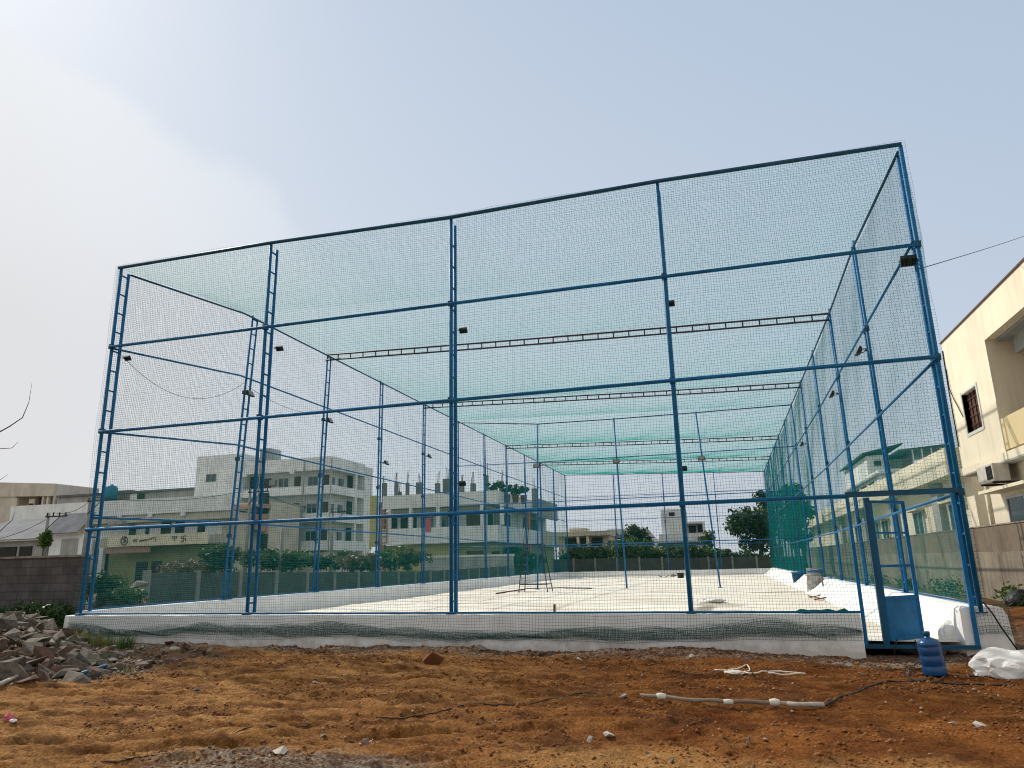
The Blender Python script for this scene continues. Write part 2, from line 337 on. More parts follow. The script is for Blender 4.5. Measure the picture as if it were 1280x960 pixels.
# ------------------------------------------------------------------ court floor
XL, XR, YB = -13.56, 3.64, 64.0
fx = np.linspace(-13.45, 3.3, 120); fy = np.linspace(12.98, 63.9, 240); FX, FY = np.meshgrid(fx, fy)
FZ = .20+.035*fbm(FX*.5, FY*.9, 5)
idx = np.arange(FX.size).reshape(FX.shape); Q = np.stack([idx[:-1,:-1], idx[:-1,1:], idx[1:,1:], idx[1:,:-1]], -1).reshape(-1, 4)
def floor_mat():
    Mt = mat('sand_court', (.82, .77, .68), (.56, .49, .39), .55, .95, .7, 20, fine=.14, contrast=(.40,.72), stretch=(.45, 1.6, 1), detail=9)
    n = Mt.node_tree.nodes; L = Mt.node_tree.links; b = n['Principled BSDF']; src = b.inputs['Base Color'].links[0].from_socket
    tc = n.new('ShaderNodeTexCoord')
    def blob(x0, y0, rx, ry, amt, rot=0):
        mp = n.new('ShaderNodeMapping'); mp.vector_type = 'TEXTURE'; mp.inputs['Location'].default_value = (x0, y0, .2); mp.inputs['Scale'].default_value = (rx, ry, 1); mp.inputs['Rotation'].default_value = (0, 0, rot); L.new(tc.outputs['Object'], mp.inputs[0])
        ln = n.new('ShaderNodeVectorMath'); ln.operation = 'LENGTH'; L.new(mp.outputs[0], ln.inputs[0])
        t = n.new('ShaderNodeTexNoise'); t.inputs['Scale'].default_value = 2.5; t.inputs['Detail'].default_value = 5; L.new(tc.outputs['Object'], t.inputs['Vector'])
        ad = n.new('ShaderNodeMath'); ad.operation = 'ADD'; L.new(ln.outputs[1], ad.inputs[0]); L.new(t.outputs[0], ad.inputs[1])
        r = n.new('ShaderNodeMapRange'); r.inputs[1].default_value = 1.55; r.inputs[2].default_value = 1.25; r.inputs[4].default_value = amt; L.new(ad.outputs[0], r.inputs[0]); return r.outputs[0]
    for args, colr in (((-.9, 19.2, .34, 3.6, .85, -.10), (.20, .18, .14)), ((-.35, 22.6, .8, 1.2, .6), (.30, .26, .2)), ((1.9, 30.5, 1.6, .5, .7), (.34, .24, .16)), ((-9, 17, 3, 2, .35), (.5, .42, .3))):
        mx = n.new('ShaderNodeMix'); mx.data_type = 'RGBA'; L.new(blob(*args), mx.inputs[0]); L.new(src, mx.inputs[6]); mx.inputs[7].default_value = (*colr, 1); src = mx.outputs[2]
    L.new(src, b.inputs['Base Color']); return Mt
o = fast('court_floor', np.stack([FX, FY, FZ], -1), Q, floor_mat(), smooth=True); tag(o, kind='structure')

# ------------------------------------------------------------------ plinth walls (a swept section, hand-plastered)
def sweep(name, label, sect, path, m='white_wall', amp=.012, cat='wall', morph=None):
    """sect: (side, z) outline; path: list of points; side is measured to the right of the path"""
    V = []; n = len(sect); P = [Vector(p) for p in path]
    for i, p in enumerate(P):
        t = (P[min(i+1, len(P)-1)]-P[max(i-1, 0)]).normalized(); e = Vector((t.y, -t.x, 0))
        for s, z in (morph(sect, (p-P[0]).length) if morph else sect):
            q = p+e*s+Vector((0,0,z)); d = mnoise.noise(Vector((q.x*.9, q.y*.9, q.z*2)))*amp + mnoise.noise(Vector((q.x*4, q.y*4, q.z*5)))*amp*.35
            V.append((q.x+e.x*d, q.y+e.y*d, q.z+d*.7))
    b = MB(); b.v = V
    for i in range(len(P)-1):
        for j in range(n):
            a = i*n+j; c = i*n+(j+1) % n; b.f.append((a, c, c+n, a+n))
    b.f.append(tuple(range(n))[::-1]); b.f.append(tuple((len(P)-1)*n+j for j in range(n)))
    o = b.build(name, m, smooth=False); return tag(o, label, cat)
def rounded(x0, x1, xb0, xb1, z0, z1, r=.03):
    return [(xb0, z0), (xb1, z0), (x1, z1-r), (x1-r*.35, z1-r*.3), (x1-r, z1), (x0+r, z1), (x0+r*.35, z1-r*.3), (x0, z1-r)]
lin_pts = lambda a, b, k: [tuple(np.array(a)+(np.array(b)-np.array(a))*i/k) for i in range(k+1)]
sweep('plinth_wall', 'low white plinth wall across the front of the cage, with green net hanging over it', rounded(-.14, .12, -.17, .17, -.25, .62, .02), lin_pts((-13.86, D+.02, 0), (1.93, D+.02, 0), 80))
sweep('plinth_wall', 'long low white plinth wall on the left side of the court, its inner face in shade', rounded(-.15, .15, -.17, .17, -.25, .70), lin_pts((-13.60, D+.16, 0), (-13.60, YB-.2, 0), 70))
sweep('plinth_wall', 'low white plinth wall at the far end of the court', rounded(-.13, .13, -.15, .15, -.25, .66), lin_pts((-13.7, YB, 0), (3.75, YB, 0), 40))
sweep('plinth_wall', 'sunlit white plinth wall running along the right side of the court from the gate', [(-1.0, -.25), (.42, -.25), (.36, .58), (.31, .68), (.25, .71), (-.22, .70), (-.27, .66), (-.62, .36), (-.92, .19)], lin_pts((3.62, D-.02, 0), (3.62, D+2, 0), 10)+lin_pts((3.62, D+2.6, 0), (3.62, YB-.2, 0), 80), morph=lambda S, L: [(s if s > -.3 or z < 0 and s > -1 else -.27+(s+.27)*float(sst(.05, 1.9, L)), z if s > -.3 or z < .1 else (z if z < .3 else .30+(z-.30)*1.0)) for s, z in S])

# ------------------------------------------------------------------ the cage
cage = thing('net_cage', 'tall box-shaped sports cage of blue steel posts and rails hung with green netting', 'sports cage', (-4.96, D, .62))
def ztop(x, y):
    y = np.asarray(y, float); x = np.asarray(x, float)
    zl = np.interp(y, [13, 17.6, 64], [8.66, 9.15, 9.22]); zr = np.interp(y, [13, 18, 22, 64], [8.62, 8.86, 8.68, 8.60])
    t = np.clip((x-XL)/(XR-XL), 0, 1); fr = 8.70+0*t
    z = zl*(1-t)+zr*t; k = 1-np.clip((y-D)/4.6, 0, 1); mid = 1-np.abs(2*t-1)**2
    return z*(1-k*mid)+k*mid*fr
def zt(x, y): return float(ztop(x, y))
def ladder_post(x, y, z0, z1, dy=.235, r=.036, lean=(0,0), rung=.48, m='blue'):
    b = MB(); z1b = z1-.06
    for yy, za, zb in ((y, z0, z1), (y+dy, z0, z1b)):
        b.tube([(x, yy, za), (x+lean[0]*.5, yy+lean[1]*.5, (za+zb)/2), (x+lean[0], yy+lean[1], zb)], r, 10)
    z = z0+.22
    while z < z1-.1:
        t = (z-z0)/(z1-z0); b.tube([(x+lean[0]*t, y+lean[1]*t+r*.6, z), (x+lean[0]*t, y+lean[1]*t+dy-r*.6, z)], .019, 6); z += rung
    o = b.build('ladder_post', m, cage, smooth=True)
    p = MB(); p.box(x-.075, x+.075, y-.07, y+dy+.07, z0-.004, z0+.012); p.build('base_plate', m, o)
    for zz in (2.45, 4.67, 6.70):                             # rail clamps
        t = (zz-z0)/(z1-z0); MB().box(x+lean[0]*t-.05, x+lean[0]*t+.05, y+lean[1]*t-.055, y+lean[1]*t+.045, zz-.06, zz+.05).build('clamp', 'blue_dark', o)
    return o
FX5 = [-13.564, -9.36, -4.976, -.668, 3.638]
FZ5 = [8.69, 8.70, 8.61, 8.67, 8.62]
for x, z in zip(FX5, FZ5): ladder_post(x, D, .62, z, r=.038)
SY = [13+4.63*k for k in range(1, 11)]
for i, y in enumerate(SY):
    ladder_post(XL, y, .70, zt(XL, y)+.05, r=.034, lean=(0, .45 if i == 0 else .3 if i == 1 else 0))
    ladder_post(XR, y, .70, zt(XR, y)+.12, r=.034, lean=(0, .2))
for x in (XL, -9.15, -4.85, -.5, XR): ladder_post(x, YB, .66, zt(x, YB)+.02, r=.034)
for x, tx in ((-9.31, -9.04), (-4.82, -4.99), (-.43, -.87)):           # a row of single posts across the middle of the court
    b = MB().tube([(x, 36.3, .17), (tx, 36.3, 8.68)], .04, 10); o = b.build('middle_post', 'blue', cage, smooth=True)
    p = MB(); p.box(x-.1, x+.1, 36.2, 36.4, .19, .215); p.build('base_plate', 'blue', o)
def rail(pts, r=.03, m='blue', name='rail'): return MB().tube(pts, r, 8).build(name, m, cage, smooth=True)
ysm = lambda k: [D+.0]+SY[:k]
# front rails
FR = D-.075
rail([(x, FR, z-.01) for x, z in zip(FX5, FZ5)], .041, 'blue_dark', 'top_rail')
for zl, zr in ((6.67, 6.67), (4.63, 4.66)): rail([(x, FR, zl+(zr-zl)*(x-XL)/17.2) for x in FX5], .036)
rail([(XL-.05, FR, 2.44), (1.95, FR, 2.45)], .036)
rail([(XL-.05, FR, .655), (1.94, FR, .64)], .018)
# long side rails, back rails, middle rails
allY = [D-.02]+SY+[YB]
rail([(XL+.05, y+.28 if y < 14 else y, zt(XL, y)-.05) for y in allY], .028, 'blue_dark', 'top_rail')
rail([(XR-.03, y+.1, zt(XR, y)-.07) for y in allY], .028, 'blue_dark', 'top_rail')
lz = lambda y, a, b: a if y < 14 else b
for a, b in ((6.64, 7.14), (4.63, 5.05), (2.70, 2.82)): rail([(XL+.06, y, lz(y, a, b)) for y in allY], .026)
for a, b in ((6.76, 6.55), (4.60, 4.48), (2.42, 2.28)): rail([(XR-.06, y, a+(b-a)*min(1, (y-13)/14)) for y in allY], .026)
rail([(XL+.08, D+.1, .73), (XL+.08, YB, .73)], .018); rail([(XR+.02, D+.1, .735), (XR+.02, YB, .735)], .016)
for z in (7.15, 5.1, 2.8): rail([(XL, YB-.05, z), (XR, YB-.05, z-.1)], .024)
rail([(XL, YB-.05, zt(XL, YB)-.03), (XR, YB-.05, zt(XR, YB)-.03)], .028, 'blue_dark', 'top_rail')
for z in (6.62, 4.54, 2.35): rail([(XL, 36.25, z+.05), (-9.1, 36.25, z), (-4.95, 36.25, z), (-.8, 36.25, z), (XR, 36.25, z)], .022)
rail([(XL, 36.3, 9.08), (-9.04, 36.3, 8.66), (-4.99, 36.3, 8.62), (-.87, 36.3, 8.63), (XR, 36.3, 8.66)], .028, 'blue_dark', 'top_rail')
def truss(y, d=.20):
    b = MB(); a0 = (XL, y, zt(XL, y)-.03); a1 = (XR, y, zt(XR, y)-.03); n = 34
    P = lambda t, dz: (a0[0]+(a1[0]-a0[0])*t, y, a0[2]+(a1[2]-a0[2])*t-dz-.03*math.sin(math.pi*t))
    for dz in (0, d): b.tube([P(i/8, dz) for i in range(9)], .030, 6)
    for i in range(1, n): b.tube([P(i/n, 0), P(i/n, d)], .022, 5)
    return b.build('roof_truss', 'primer', cage, smooth=True)
for y in (SY[1]+.2, SY[3], SY[6], SY[8]): truss(y)

# gate
gate = MB()
gate.bar((1.97, D-.06, .12), (1.97, D-.06, 2.44), .05, .05)
gate.build('gate_post', 'blue', cage)
gate = MB(); gate.bar((3.505, D-.06, .12), (3.505, D-.06, 2.42), .055, .055); gate.build('gate_post', 'blue', cage)
gate = MB(); gate.bar((2.255, D-.055, .14), (2.255, D-.055, 2.41), .085, .075); gate.build('gate_post', 'blue_dark', cage)
MB().bar((1.95, D-.05, 2.47), (3.60, D-.05, 2.47), .075, .085).build('gate_lintel', 'blue_dark', cage)
MB().bar((1.95, D-.062, .125), (3.535, D-.062, .125), .06, .055).build('gate_sill', 'blue_dark', cage)
h0 = Vector((2.31, D+.0, 0)); h1 = Vector((2.90, D+.52, 0)); gd = (h1-h0)
leaf = MB(); Pp = lambda t, z: tuple(h0+gd*t+Vector((0,0,z)))
leaf.bar(Pp(0, .2), Pp(0, 2.37), .05, .05); leaf.bar(Pp(1, .2), Pp(1, 2.37), .055, .055)
for z, w in ((2.35, .045), (1.85, .03), (1.33, .04), (.84, .05), (.22, .05)): leaf.bar(Pp(.03, z), Pp(.97, z), .04, w)
lo = leaf.build('gate_leaf', 'blue', cage)
pn = MB(); pn.bar(Pp(.05, .53), Pp(.95, .53), .012, .60); pn.build('kick_panel', 'blue', lo)
hd = MB(); hd.tube([Pp(.93, 1.15), tuple(Vector(Pp(.93, 1.15))+Vector((-.03, -.06, 0))), tuple(Vector(Pp(.93, 1.3))+Vector((-.03, -.06, 0))), Pp(.93, 1.3)], .009, 6); hd.build('handle', 'steel', lo)
for z in (.5, 1.2, 2.1): MB().tube([(2.295, D-.006, z-.05), (2.295, D-.006, z+.05)], .016, 8).build('hinge', 'blue_dark', lo)

# netting : every thread is a real three-sided strand
TH = .0017                                                   # thread radius, set per panel
def strands(C, N, TH):
    """C (lines, samples, 3) centre lines; N normal -> verts, quads of triangular strands"""
    T = np.gradient(C, axis=1); T /= np.linalg.norm(T, axis=-1, keepdims=True)+1e-9
    N = np.broadcast_to(np.array(N, float), C.shape); E = np.cross(T, N); E /= np.linalg.norm(E, axis=-1, keepdims=True)+1e-9; G = np.cross(E, T)
    ring = np.stack([C+TH*(math.cos(a)*E+math.sin(a)*G) for a in (math.pi/2, math.pi*7/6, math.pi*11/6)], 2)
    nl, ns = C.shape[:2]; idx = np.arange(nl*ns*3).reshape(nl, ns, 3)
    q = [np.stack([idx[:, :-1, j], idx[:, :-1, (j+1) % 3], idx[:, 1:, (j+1) % 3], idx[:, 1:, j]], -1).reshape(-1, 4) for j in range(3)]
    return ring.reshape(-1, 3), np.concatenate(q)
def net(name, f, u0, u1, v0, v1, N, su=.05, sv=.05, segu=.45, segv=.45, m='net', wob=.010, TH=.00185):
    us = np.arange(u0, u1+su*.5, su); vs = np.arange(v0, v1+sv*.5, sv)
    us = us+RNG.normal(0, .0035, us.shape); vs = vs+RNG.normal(0, .0035, vs.shape)
    ku = max(2, int((u1-u0)/segu)+1); kv = max(2, int((v1-v0)/segv)+1)
    tu = np.linspace(u0, u1, ku); tv = np.linspace(v0, v1, kv)
    def g(U, V):
        U2 = U+wob*np.sin(V*2.1+np.sin(U*1.3)*2)+wob*.7*np.sin(V*5.3+U*2.9); V2 = V+wob*np.sin(U*1.7+np.sin(V*1.1)*2+1)+wob*.7*np.sin(U*4.7+V*2.3)
        return f(U2, V2)
    A, B = np.meshgrid(us, tv, indexing='ij'); v_1, q_1 = strands(g(A, B), N, TH)
    B, A = np.meshgrid(vs, tu, indexing='ij'); v_2, q_2 = strands(g(A, B), N, TH)
    return fast(name, np.concatenate([v_1, v_2]), np.concatenate([q_1, q_2+len(v_1)]), m, cage)
NF = D-.125
def bulge(u, v): return .055*np.sin(u*.73+1)*np.sin(v*1.55+.4)+.012*np.sin(u*2.9+v*1.9)
ftop = lambda U: np.interp(U, FX5, FZ5)
def f_front(U, V): 
    return np.stack([U, NF+bulge(U, V), np.where(V > 6.7, 6.7+(V-6.7)*(ftop(U)-6.7)/2.0, V)], -1)
def f_drape(U, V): return np.stack([U, D-.165-.02*np.sin(U*1.1)-.03*np.clip((.62-V)/.4, 0, 1)*(1+np.sin(U*3.7+V*9)), V+.03*np.sin(U*.8)*np.clip((.62-V)/.4, 0, 1)], -1)
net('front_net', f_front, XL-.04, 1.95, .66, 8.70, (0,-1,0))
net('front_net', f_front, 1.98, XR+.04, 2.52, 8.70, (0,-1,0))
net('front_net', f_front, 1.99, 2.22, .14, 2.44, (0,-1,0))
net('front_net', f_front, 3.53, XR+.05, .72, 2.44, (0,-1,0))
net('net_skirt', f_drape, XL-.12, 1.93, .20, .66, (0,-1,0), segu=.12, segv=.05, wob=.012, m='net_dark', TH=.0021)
# a second, gathered fold of the skirt with its hem
def hem(U): return .235+.035*np.sin(U*.55+.5)+.03*np.sin(U*1.7)+.018*np.sin(U*4.1)
def f_fold(U, V):                                             # V 0..1 from hem up
    z = hem(U)+(.16+.05*np.sin(U*.9+2)+.03*np.sin(U*2.3))*V
    return np.stack([U, D-.215-.03*np.sin(U*2.2+V*3)-.02*np.sin(U*6.1), z+.012*np.sin(U*7+V*4)], -1)
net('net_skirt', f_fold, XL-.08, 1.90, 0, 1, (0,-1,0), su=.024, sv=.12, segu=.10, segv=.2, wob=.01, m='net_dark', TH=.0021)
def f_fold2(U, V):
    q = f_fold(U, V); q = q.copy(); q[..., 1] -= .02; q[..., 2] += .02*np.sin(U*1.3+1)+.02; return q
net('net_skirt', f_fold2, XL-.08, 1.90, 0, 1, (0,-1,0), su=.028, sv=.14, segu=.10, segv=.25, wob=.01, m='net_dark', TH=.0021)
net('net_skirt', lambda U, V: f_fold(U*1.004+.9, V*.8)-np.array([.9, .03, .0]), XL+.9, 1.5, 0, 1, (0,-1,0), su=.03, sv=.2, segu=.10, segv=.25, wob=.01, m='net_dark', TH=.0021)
# end of the right plinth wrapped in net
def f_end(U, V):
    a = np.clip(U, 0, .46); x = 3.54+a; y = D-.07+np.where(U > .46, (U-.46), 0)
    return np.stack([x+np.where(U > .46, .04*(.74-V)/.44+.01, 0), y, V+.02*np.sin(U*7)], -1)
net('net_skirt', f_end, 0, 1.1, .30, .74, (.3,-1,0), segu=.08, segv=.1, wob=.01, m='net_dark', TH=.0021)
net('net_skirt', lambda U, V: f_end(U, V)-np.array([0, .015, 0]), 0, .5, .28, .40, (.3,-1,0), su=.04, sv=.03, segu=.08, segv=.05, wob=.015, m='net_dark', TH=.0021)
# sides, back, roof
def f_left(U, V): z = .72+(V-.72)*(ztop(XL, U)-.72)/(9.15-.72); return np.stack([XL-.05+bulge(U, V), U, z], -1)
def f_right(U, V): z = .72+(V-.72)*(ztop(XR, U)-.72)/(8.7-.72); return np.stack([XR+.05+bulge(U, V)*.8, U, z], -1)
def f_back(U, V): return np.stack([U, YB+.06+bulge(U, V), V], -1)
TY = [D, SY[1]+.2, SY[3], 36.3, SY[6], SY[8], YB]
def sag(Y):
    s = np.zeros_like(Y)
    for a, b in zip(TY[:-1], TY[1:]):
        t = (Y-a)/(b-a); s = np.where((t >= 0) & (t <= 1), 4*t*(1-t)*(.10+.0015*(b-a)**2), s)
    return s
def f_roof(U, V):
    tt = np.clip((U-XL)/(XR-XL), 0, 1); return np.stack([U, V, ztop(U, V)+.02-sag(V)*(4*tt*(1-tt))**.5-.015*np.sin(U*2.1+V*1.3)], -1)
net('side_net', f_left, D, YB, .72, 9.15, (1,0,0), segu=.9, segv=.8, m='net_side_lit')
net('side_net', f_right, D, YB, .72, 8.7, (1,0,0), segu=.9, segv=.8, m='net_side_lit')
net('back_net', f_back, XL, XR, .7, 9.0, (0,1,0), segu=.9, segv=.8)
net('roof_net', f_roof, XL, XR, D, YB, (0,0,1), segu=.6, segv=.6, m='net_roof_lit', TH=.0017)
# spare curtain of doubled netting gathered along the far right side
def f_cur(U, V): return np.stack([XR-.10-.10*np.sin(U*2.6)-.05*np.sin(U*7.3), U, .75+(V-.75)*(ztop(XR, U)-.85)/(8.6-.75)], -1)
net('net_curtain', f_cur, 43.5, YB-.1, .75, 8.5, (1,0,0), su=.14, sv=.12, segu=.18, segv=.9, wob=.02, m='net_cur')
net('net_curtain', lambda U, V: f_cur(U*1.03, V)-np.array([.12, 0, 0]), 33.5, YB-2, .75, 4.6, (1,0,0), su=.13, sv=.12, segu=.18, segv=.9, wob=.02, m='net_cur')
net('net_curtain', f_cur, 31.8, 33.6, .75, 8.5, (1,0,0), su=.16, sv=.1, segu=.18, segv=.9, wob=.015, m='net_cur')
net('net_curtain', f_cur, 40.8, 42.4, .75, 8.5, (1,0,0), su=.16, sv=.1, segu=.18, segv=.9, wob=.015, m='net_cur')
# cable tied along the left top bay and a sagging cord
def cord(pts, sagz=0, r=.006, name='cord', parent=cage, m='black', n=14):
    a, b = Vector(pts[0]), Vector(pts[-1]); P = []
    for i in range(n+1):
        t = i/n; p = a.lerp(b, t); p.z -= sagz*4*t*(1-t); P.append(p)
    return MB().tube(P, r, 5).build(name, m, parent)
cord([(XL+.06, 13.2, 6.55), (XL+.06, 17.8, 6.95)], .75, name='sagging_cord')
cord([(XL+.06, 18, 6.9), (XL+.06, 22.4, 6.9)], .25, name='sagging_cord')

# floodlights : each one bolted on, still a fitting of its own
def floodlight(loc, yaw, tilt, label, s=.2):
    t = thing('floodlight', label, 'floodlight', (0,0,0), 'floodlights on the cage'); t.location = loc; t['org'] = (0,0,0)
    t.rotation_euler = (0, 0, yaw); t.scale = (s/.2,)*3
    # local: faces -Y... tilted down
    c, sn = math.cos(tilt), math.sin(tilt)
    A = lambda x, y, z: (x, y*c+z*sn*1.0-.09, -y*-sn*1.0+z*c) if False else (x, (y)*c-(z)*sn-.10, (y)*sn+(z)*c)
    b = MB(); X0, X1, Z0, Z1 = -.11, .11, -.085, .085
    b.hexa([A(X0,-.02,Z0), A(X1,-.02,Z0), A(X1,.035,Z0+.02), A(X0,.035,Z0+.02), A(X0,-.02,Z1), A(X1,-.02,Z1), A(X1,.035,Z1-.02), A(X0,.035,Z1-.02)])
    for k in range(-3, 4): b.hexa([A(k*.028-.004,.03,-.05), A(k*.028+.004,.03,-.05), A(k*.028+.004,.055,-.045), A(k*.028-.004,.055,-.045), A(k*.028-.004,.03,.05), A(k*.028+.004,.03,.05), A(k*.028+.004,.055,.045), A(k*.028-.004,.055,.045)])
    b.build('housing', 'black', t)
    g_ = MB(); g_.hexa([A(-.095,-.026,-.07), A(.095,-.026,-.07), A(.095,-.0205,-.07), A(-.095,-.0205,-.07), A(-.095,-.026,.07), A(.095,-.026,.07), A(.095,-.0205,.07), A(-.095,-.0205,.07)]); g_.build('lamp_glass', 'lens', t)
    k = MB(); k.tube([(-.125, -.10, 0), (-.125, 0.02, .0), (.125, .02, 0), (.125, -.10, 0)], .009, 6); k.tube([(0, .02, 0), (0, .06, 0)], .02, 6); k.build('bracket', 'black', t)
    return t
IN = math.pi            # faces +Y
for x, z, dx, lab in ((XL, 6.50, .12, 'black floodlight at the left front corner post, beside the second rail'), (FX5[1], 6.30, .13, 'black floodlight on the ladder post second from the left in the front row'),
        (FX5[2], 6.22, .13, 'black floodlight high on the centre post of the front row'), (FX5[3], 6.28, .05, 'black floodlight high on the front post left of the gate'), (XR, 6.50, -.12, 'large black floodlight on the right front corner post')):
    floodlight((x+dx, D+.30 if x < 3 else D+.1, z), IN, R(-35), lab, .15 if x < 3 else .24)
for x, z, lab in ((FX5[2]+.1, 3.05, 'small lamp low on the centre front post, above the lowest rail'), (FX5[3]+.05, 3.10, 'small lamp low on the front post nearest the gate, above the lowest rail')):
    floodlight((x, D+.3, z), IN, R(-35), lab, .12)
for k, z in ((0, 6.62), (1, 6.65), (2, 5.7), (3, 6.6)):
    floodlight((XL+.14, SY[k]+.25, z), R(90), R(-30), ['floodlight on the leaning second post of the left side', 'floodlight on the third ladder post of the left side', 'low-set floodlight on the fourth post of the left side', 'floodlight on the fifth post of the left side'][k], .24)
for k, z in ((0, 6.15), (1, 6.13), (3, 6.05)):
    floodlight((XR-.14, SY[k]+.1, z), R(-90), R(-30), ['black floodlight on the first post behind the right front corner', 'black floodlight on the second post behind the right front corner', '', 'black floodlight far along the right side, under the upper rail'][k], .24)
for x, z, lab in ((-9.11, 6.42, 'floodlight on the left single post of the row across mid-court'), (-4.95, 6.40, 'floodlight on the middle single post of the row across mid-court'), (-.78, 6.30, 'floodlight on the right single post of the row across mid-court')):
    floodlight((x, 36.2, z), 0, R(-30), lab, .30)
# ------------------------------------------------------------------ foliage
def crown(name, c, rad, n, leaf, m, parent=None, clumps=28, seed=0, flat=.0, rag=.45):
    g_ = np.random.default_rng(seed+101); c = np.array(c, float); rad = np.array(rad, float)
    d = g_.normal(size=(clumps, 3)); d /= np.linalg.norm(d, axis=1, keepdims=True); d[:, 2] = np.where(g_.random(clumps) < .5, np.abs(d[:, 2]), d[:, 2])*(1-flat)
    cc = c+d*rad*(g_.random((clumps, 1))**.5)*.85; cr = (.22+rag*.5*g_.random(clumps))*rad.mean()
    k = g_.integers(0, clumps, n); u = g_.normal(size=(n, 3)); u /= np.linalg.norm(u, axis=1, keepdims=True)
    p = cc[k]+u*cr[k][:, None]*(g_.random((n, 1))**.45)*np.array([1, 1, .8])
    a = g_.normal(size=(n, 3)); a /= np.linalg.norm(a, axis=1, keepdims=True); b = np.cross(a, g_.normal(size=(n, 3))); b /= np.linalg.norm(b, axis=1, keepdims=True)
    s = leaf*(.6+.8*g_.random((n, 1)))
    V = np.stack([p-a*s, p+b*s*.45, p+a*s, p-b*s*.45], 1).reshape(-1, 3); Q = np.arange(4*n).reshape(n, 4)
    return fast(name, V, Q, m, parent)
def tree(name, label, x, y, z0, h, r, m='leaf', n=2600, leaf=.22, group=None, seed=0, trunk=.35, flat=0, clumps=30, cat='tree', rz=None):
    t = thing(name, label, cat, (x, y, z0), group)
    rz = rz or h*(1-trunk)/2
    crown('crown', (x, y, z0+h-rz), (r, r, rz), n, leaf, m, t, clumps, seed, flat)
    b = MB(); g_ = random.Random(seed)
    tr = h*.03+.03; b.tube([(x, y, z0-.1), (x+g_.uniform(-.1, .1)*r, y, z0+h*trunk*.6), (x+g_.uniform(-.15, .15)*r, y, z0+h*.6)], [tr, tr*.75, tr*.4], 7)
    for k in range(6):
        an = g_.uniform(0, 6.28); zz = z0+h*g_.uniform(trunk*.7, .55); b.tube([(x, y, zz), (x+math.cos(an)*r*.4, y+math.sin(an)*r*.4, zz+h*.13), (x+math.cos(an)*r*.7, y+math.sin(an)*r*.7, zz+h*.25)], [tr*.4, tr*.28, tr*.1], 5)
    b.build('trunk', 'bark', t, smooth=True)
    return t
def shrub(name, label, px, pyb, pyt, Y, w, m='leaf', n=900, leaf=.14, group=None, seed=0, cat='shrub'):
    x, zt_ = aty(px, pyt, Y); _, zb = aty(px, pyb, Y); zb = min(zb, zt_-.5)
    t = thing(name, label, cat, (x, Y, 0), group); h = zt_-zb
    crown('foliage', (x, Y, zb+h*.48), (w*1.15, w*.9, h*.52), int(n*1.7), leaf, m, t, 26, seed, 0, .55)
    b = MB(); g_ = random.Random(seed)
    for k in range(4): b.tube([(x+g_.uniform(-.1, .1), Y, -.1), (x+g_.uniform(-.3, .3)*w, Y+g_.uniform(-.2, .2)*w, zb+h*.4)], [.03, .015], 5)
    b.build('stem', 'bark', t)
    return t

# ------------------------------------------------------------------ buildings
def win(parent, x0, x1, z0, z1, y, m='glass', frame='frame_w', leaves=2, depth=.06, nm='window'):
    """window set in a wall whose face is y (facing -Y)"""
    b = MB(); f = .06
    b.box(x0, x1, y-.03, y+depth, z1-f, z1); b.box(x0, x1, y-.03, y+depth, z0, z0+f); b.box(x0, x0+f, y-.03, y+depth, z0+f, z1-f); b.box(x1-f, x1, y-.03, y+depth, z0+f, z1-f)
    for k in range(1, leaves): xm = x0+(x1-x0)*k/leaves; b.box(xm-.03, xm+.03, y-.03, y+depth, z0+f, z1-f)
    o = b.build(nm, frame, parent); boxes('pane', m, o, [(x0+f, x1-f, y-.01, y+.02, z0+f, z1-f)]); return o
def door(parent, x0, x1, z0, z1, y, m='brown'): return boxes('door', m, parent, [(x0, x1, y-.03, y+.03, z0, z1)])

# --- white apartment house beyond the left wall
Y0 = 78.0
b_ = thing('apartment_house', 'large white four-storey house with long open balconies, behind the panel wall on the left', 'house', (-52, Y0, 0))
X = lambda px, Y=Y0, py=640: aty(px, py, Y)[0]
xr = -45.6; xl = X(300); xt = X(243); yb = 88.8; yr = Y0+1.6
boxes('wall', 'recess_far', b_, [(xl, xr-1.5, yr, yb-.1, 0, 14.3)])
boxes('end_wall', 'white_far', b_, [(xr-1.5, xr, yb-2.2, yb, 0, 14.6)])
boxes('column', 'white_far', b_, [(xr-.32, xr-.02, yb-4.6, yb-4.2, 3.4, 14)])
boxes('stair_tower', 'white_far', b_, [(xt, xl-.02, Y0-.3, yb, 0, 15.95)])
win(b_, X(256), X(269), aty(262, 603, Y0)[1], aty(262, 593, Y0)[1], Y0-.3, 'glass', 'grey_far', 2)
levels = [(13.25, 14.85), (10.30, 11.35), (6.95, 8.0), (3.55, 4.72)]
for z0, z1 in levels:
    boxes('balcony_parapet', 'white_far', b_, [(xl, xr, Y0, Y0+.18, z0, z1), (xr-.18, xr, Y0+.18, yb-2.25, z0, z1)])
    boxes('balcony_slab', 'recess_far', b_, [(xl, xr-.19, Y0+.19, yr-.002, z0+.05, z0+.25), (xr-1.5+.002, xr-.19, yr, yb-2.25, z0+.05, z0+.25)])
for bx in (X(363), X(303)):
    for z in (12.95, 6.65): boxes('beam_end', 'white_far', b_, [(bx-.3, bx+.3, Y0-.12, Y0+.1, z, z+.55)])
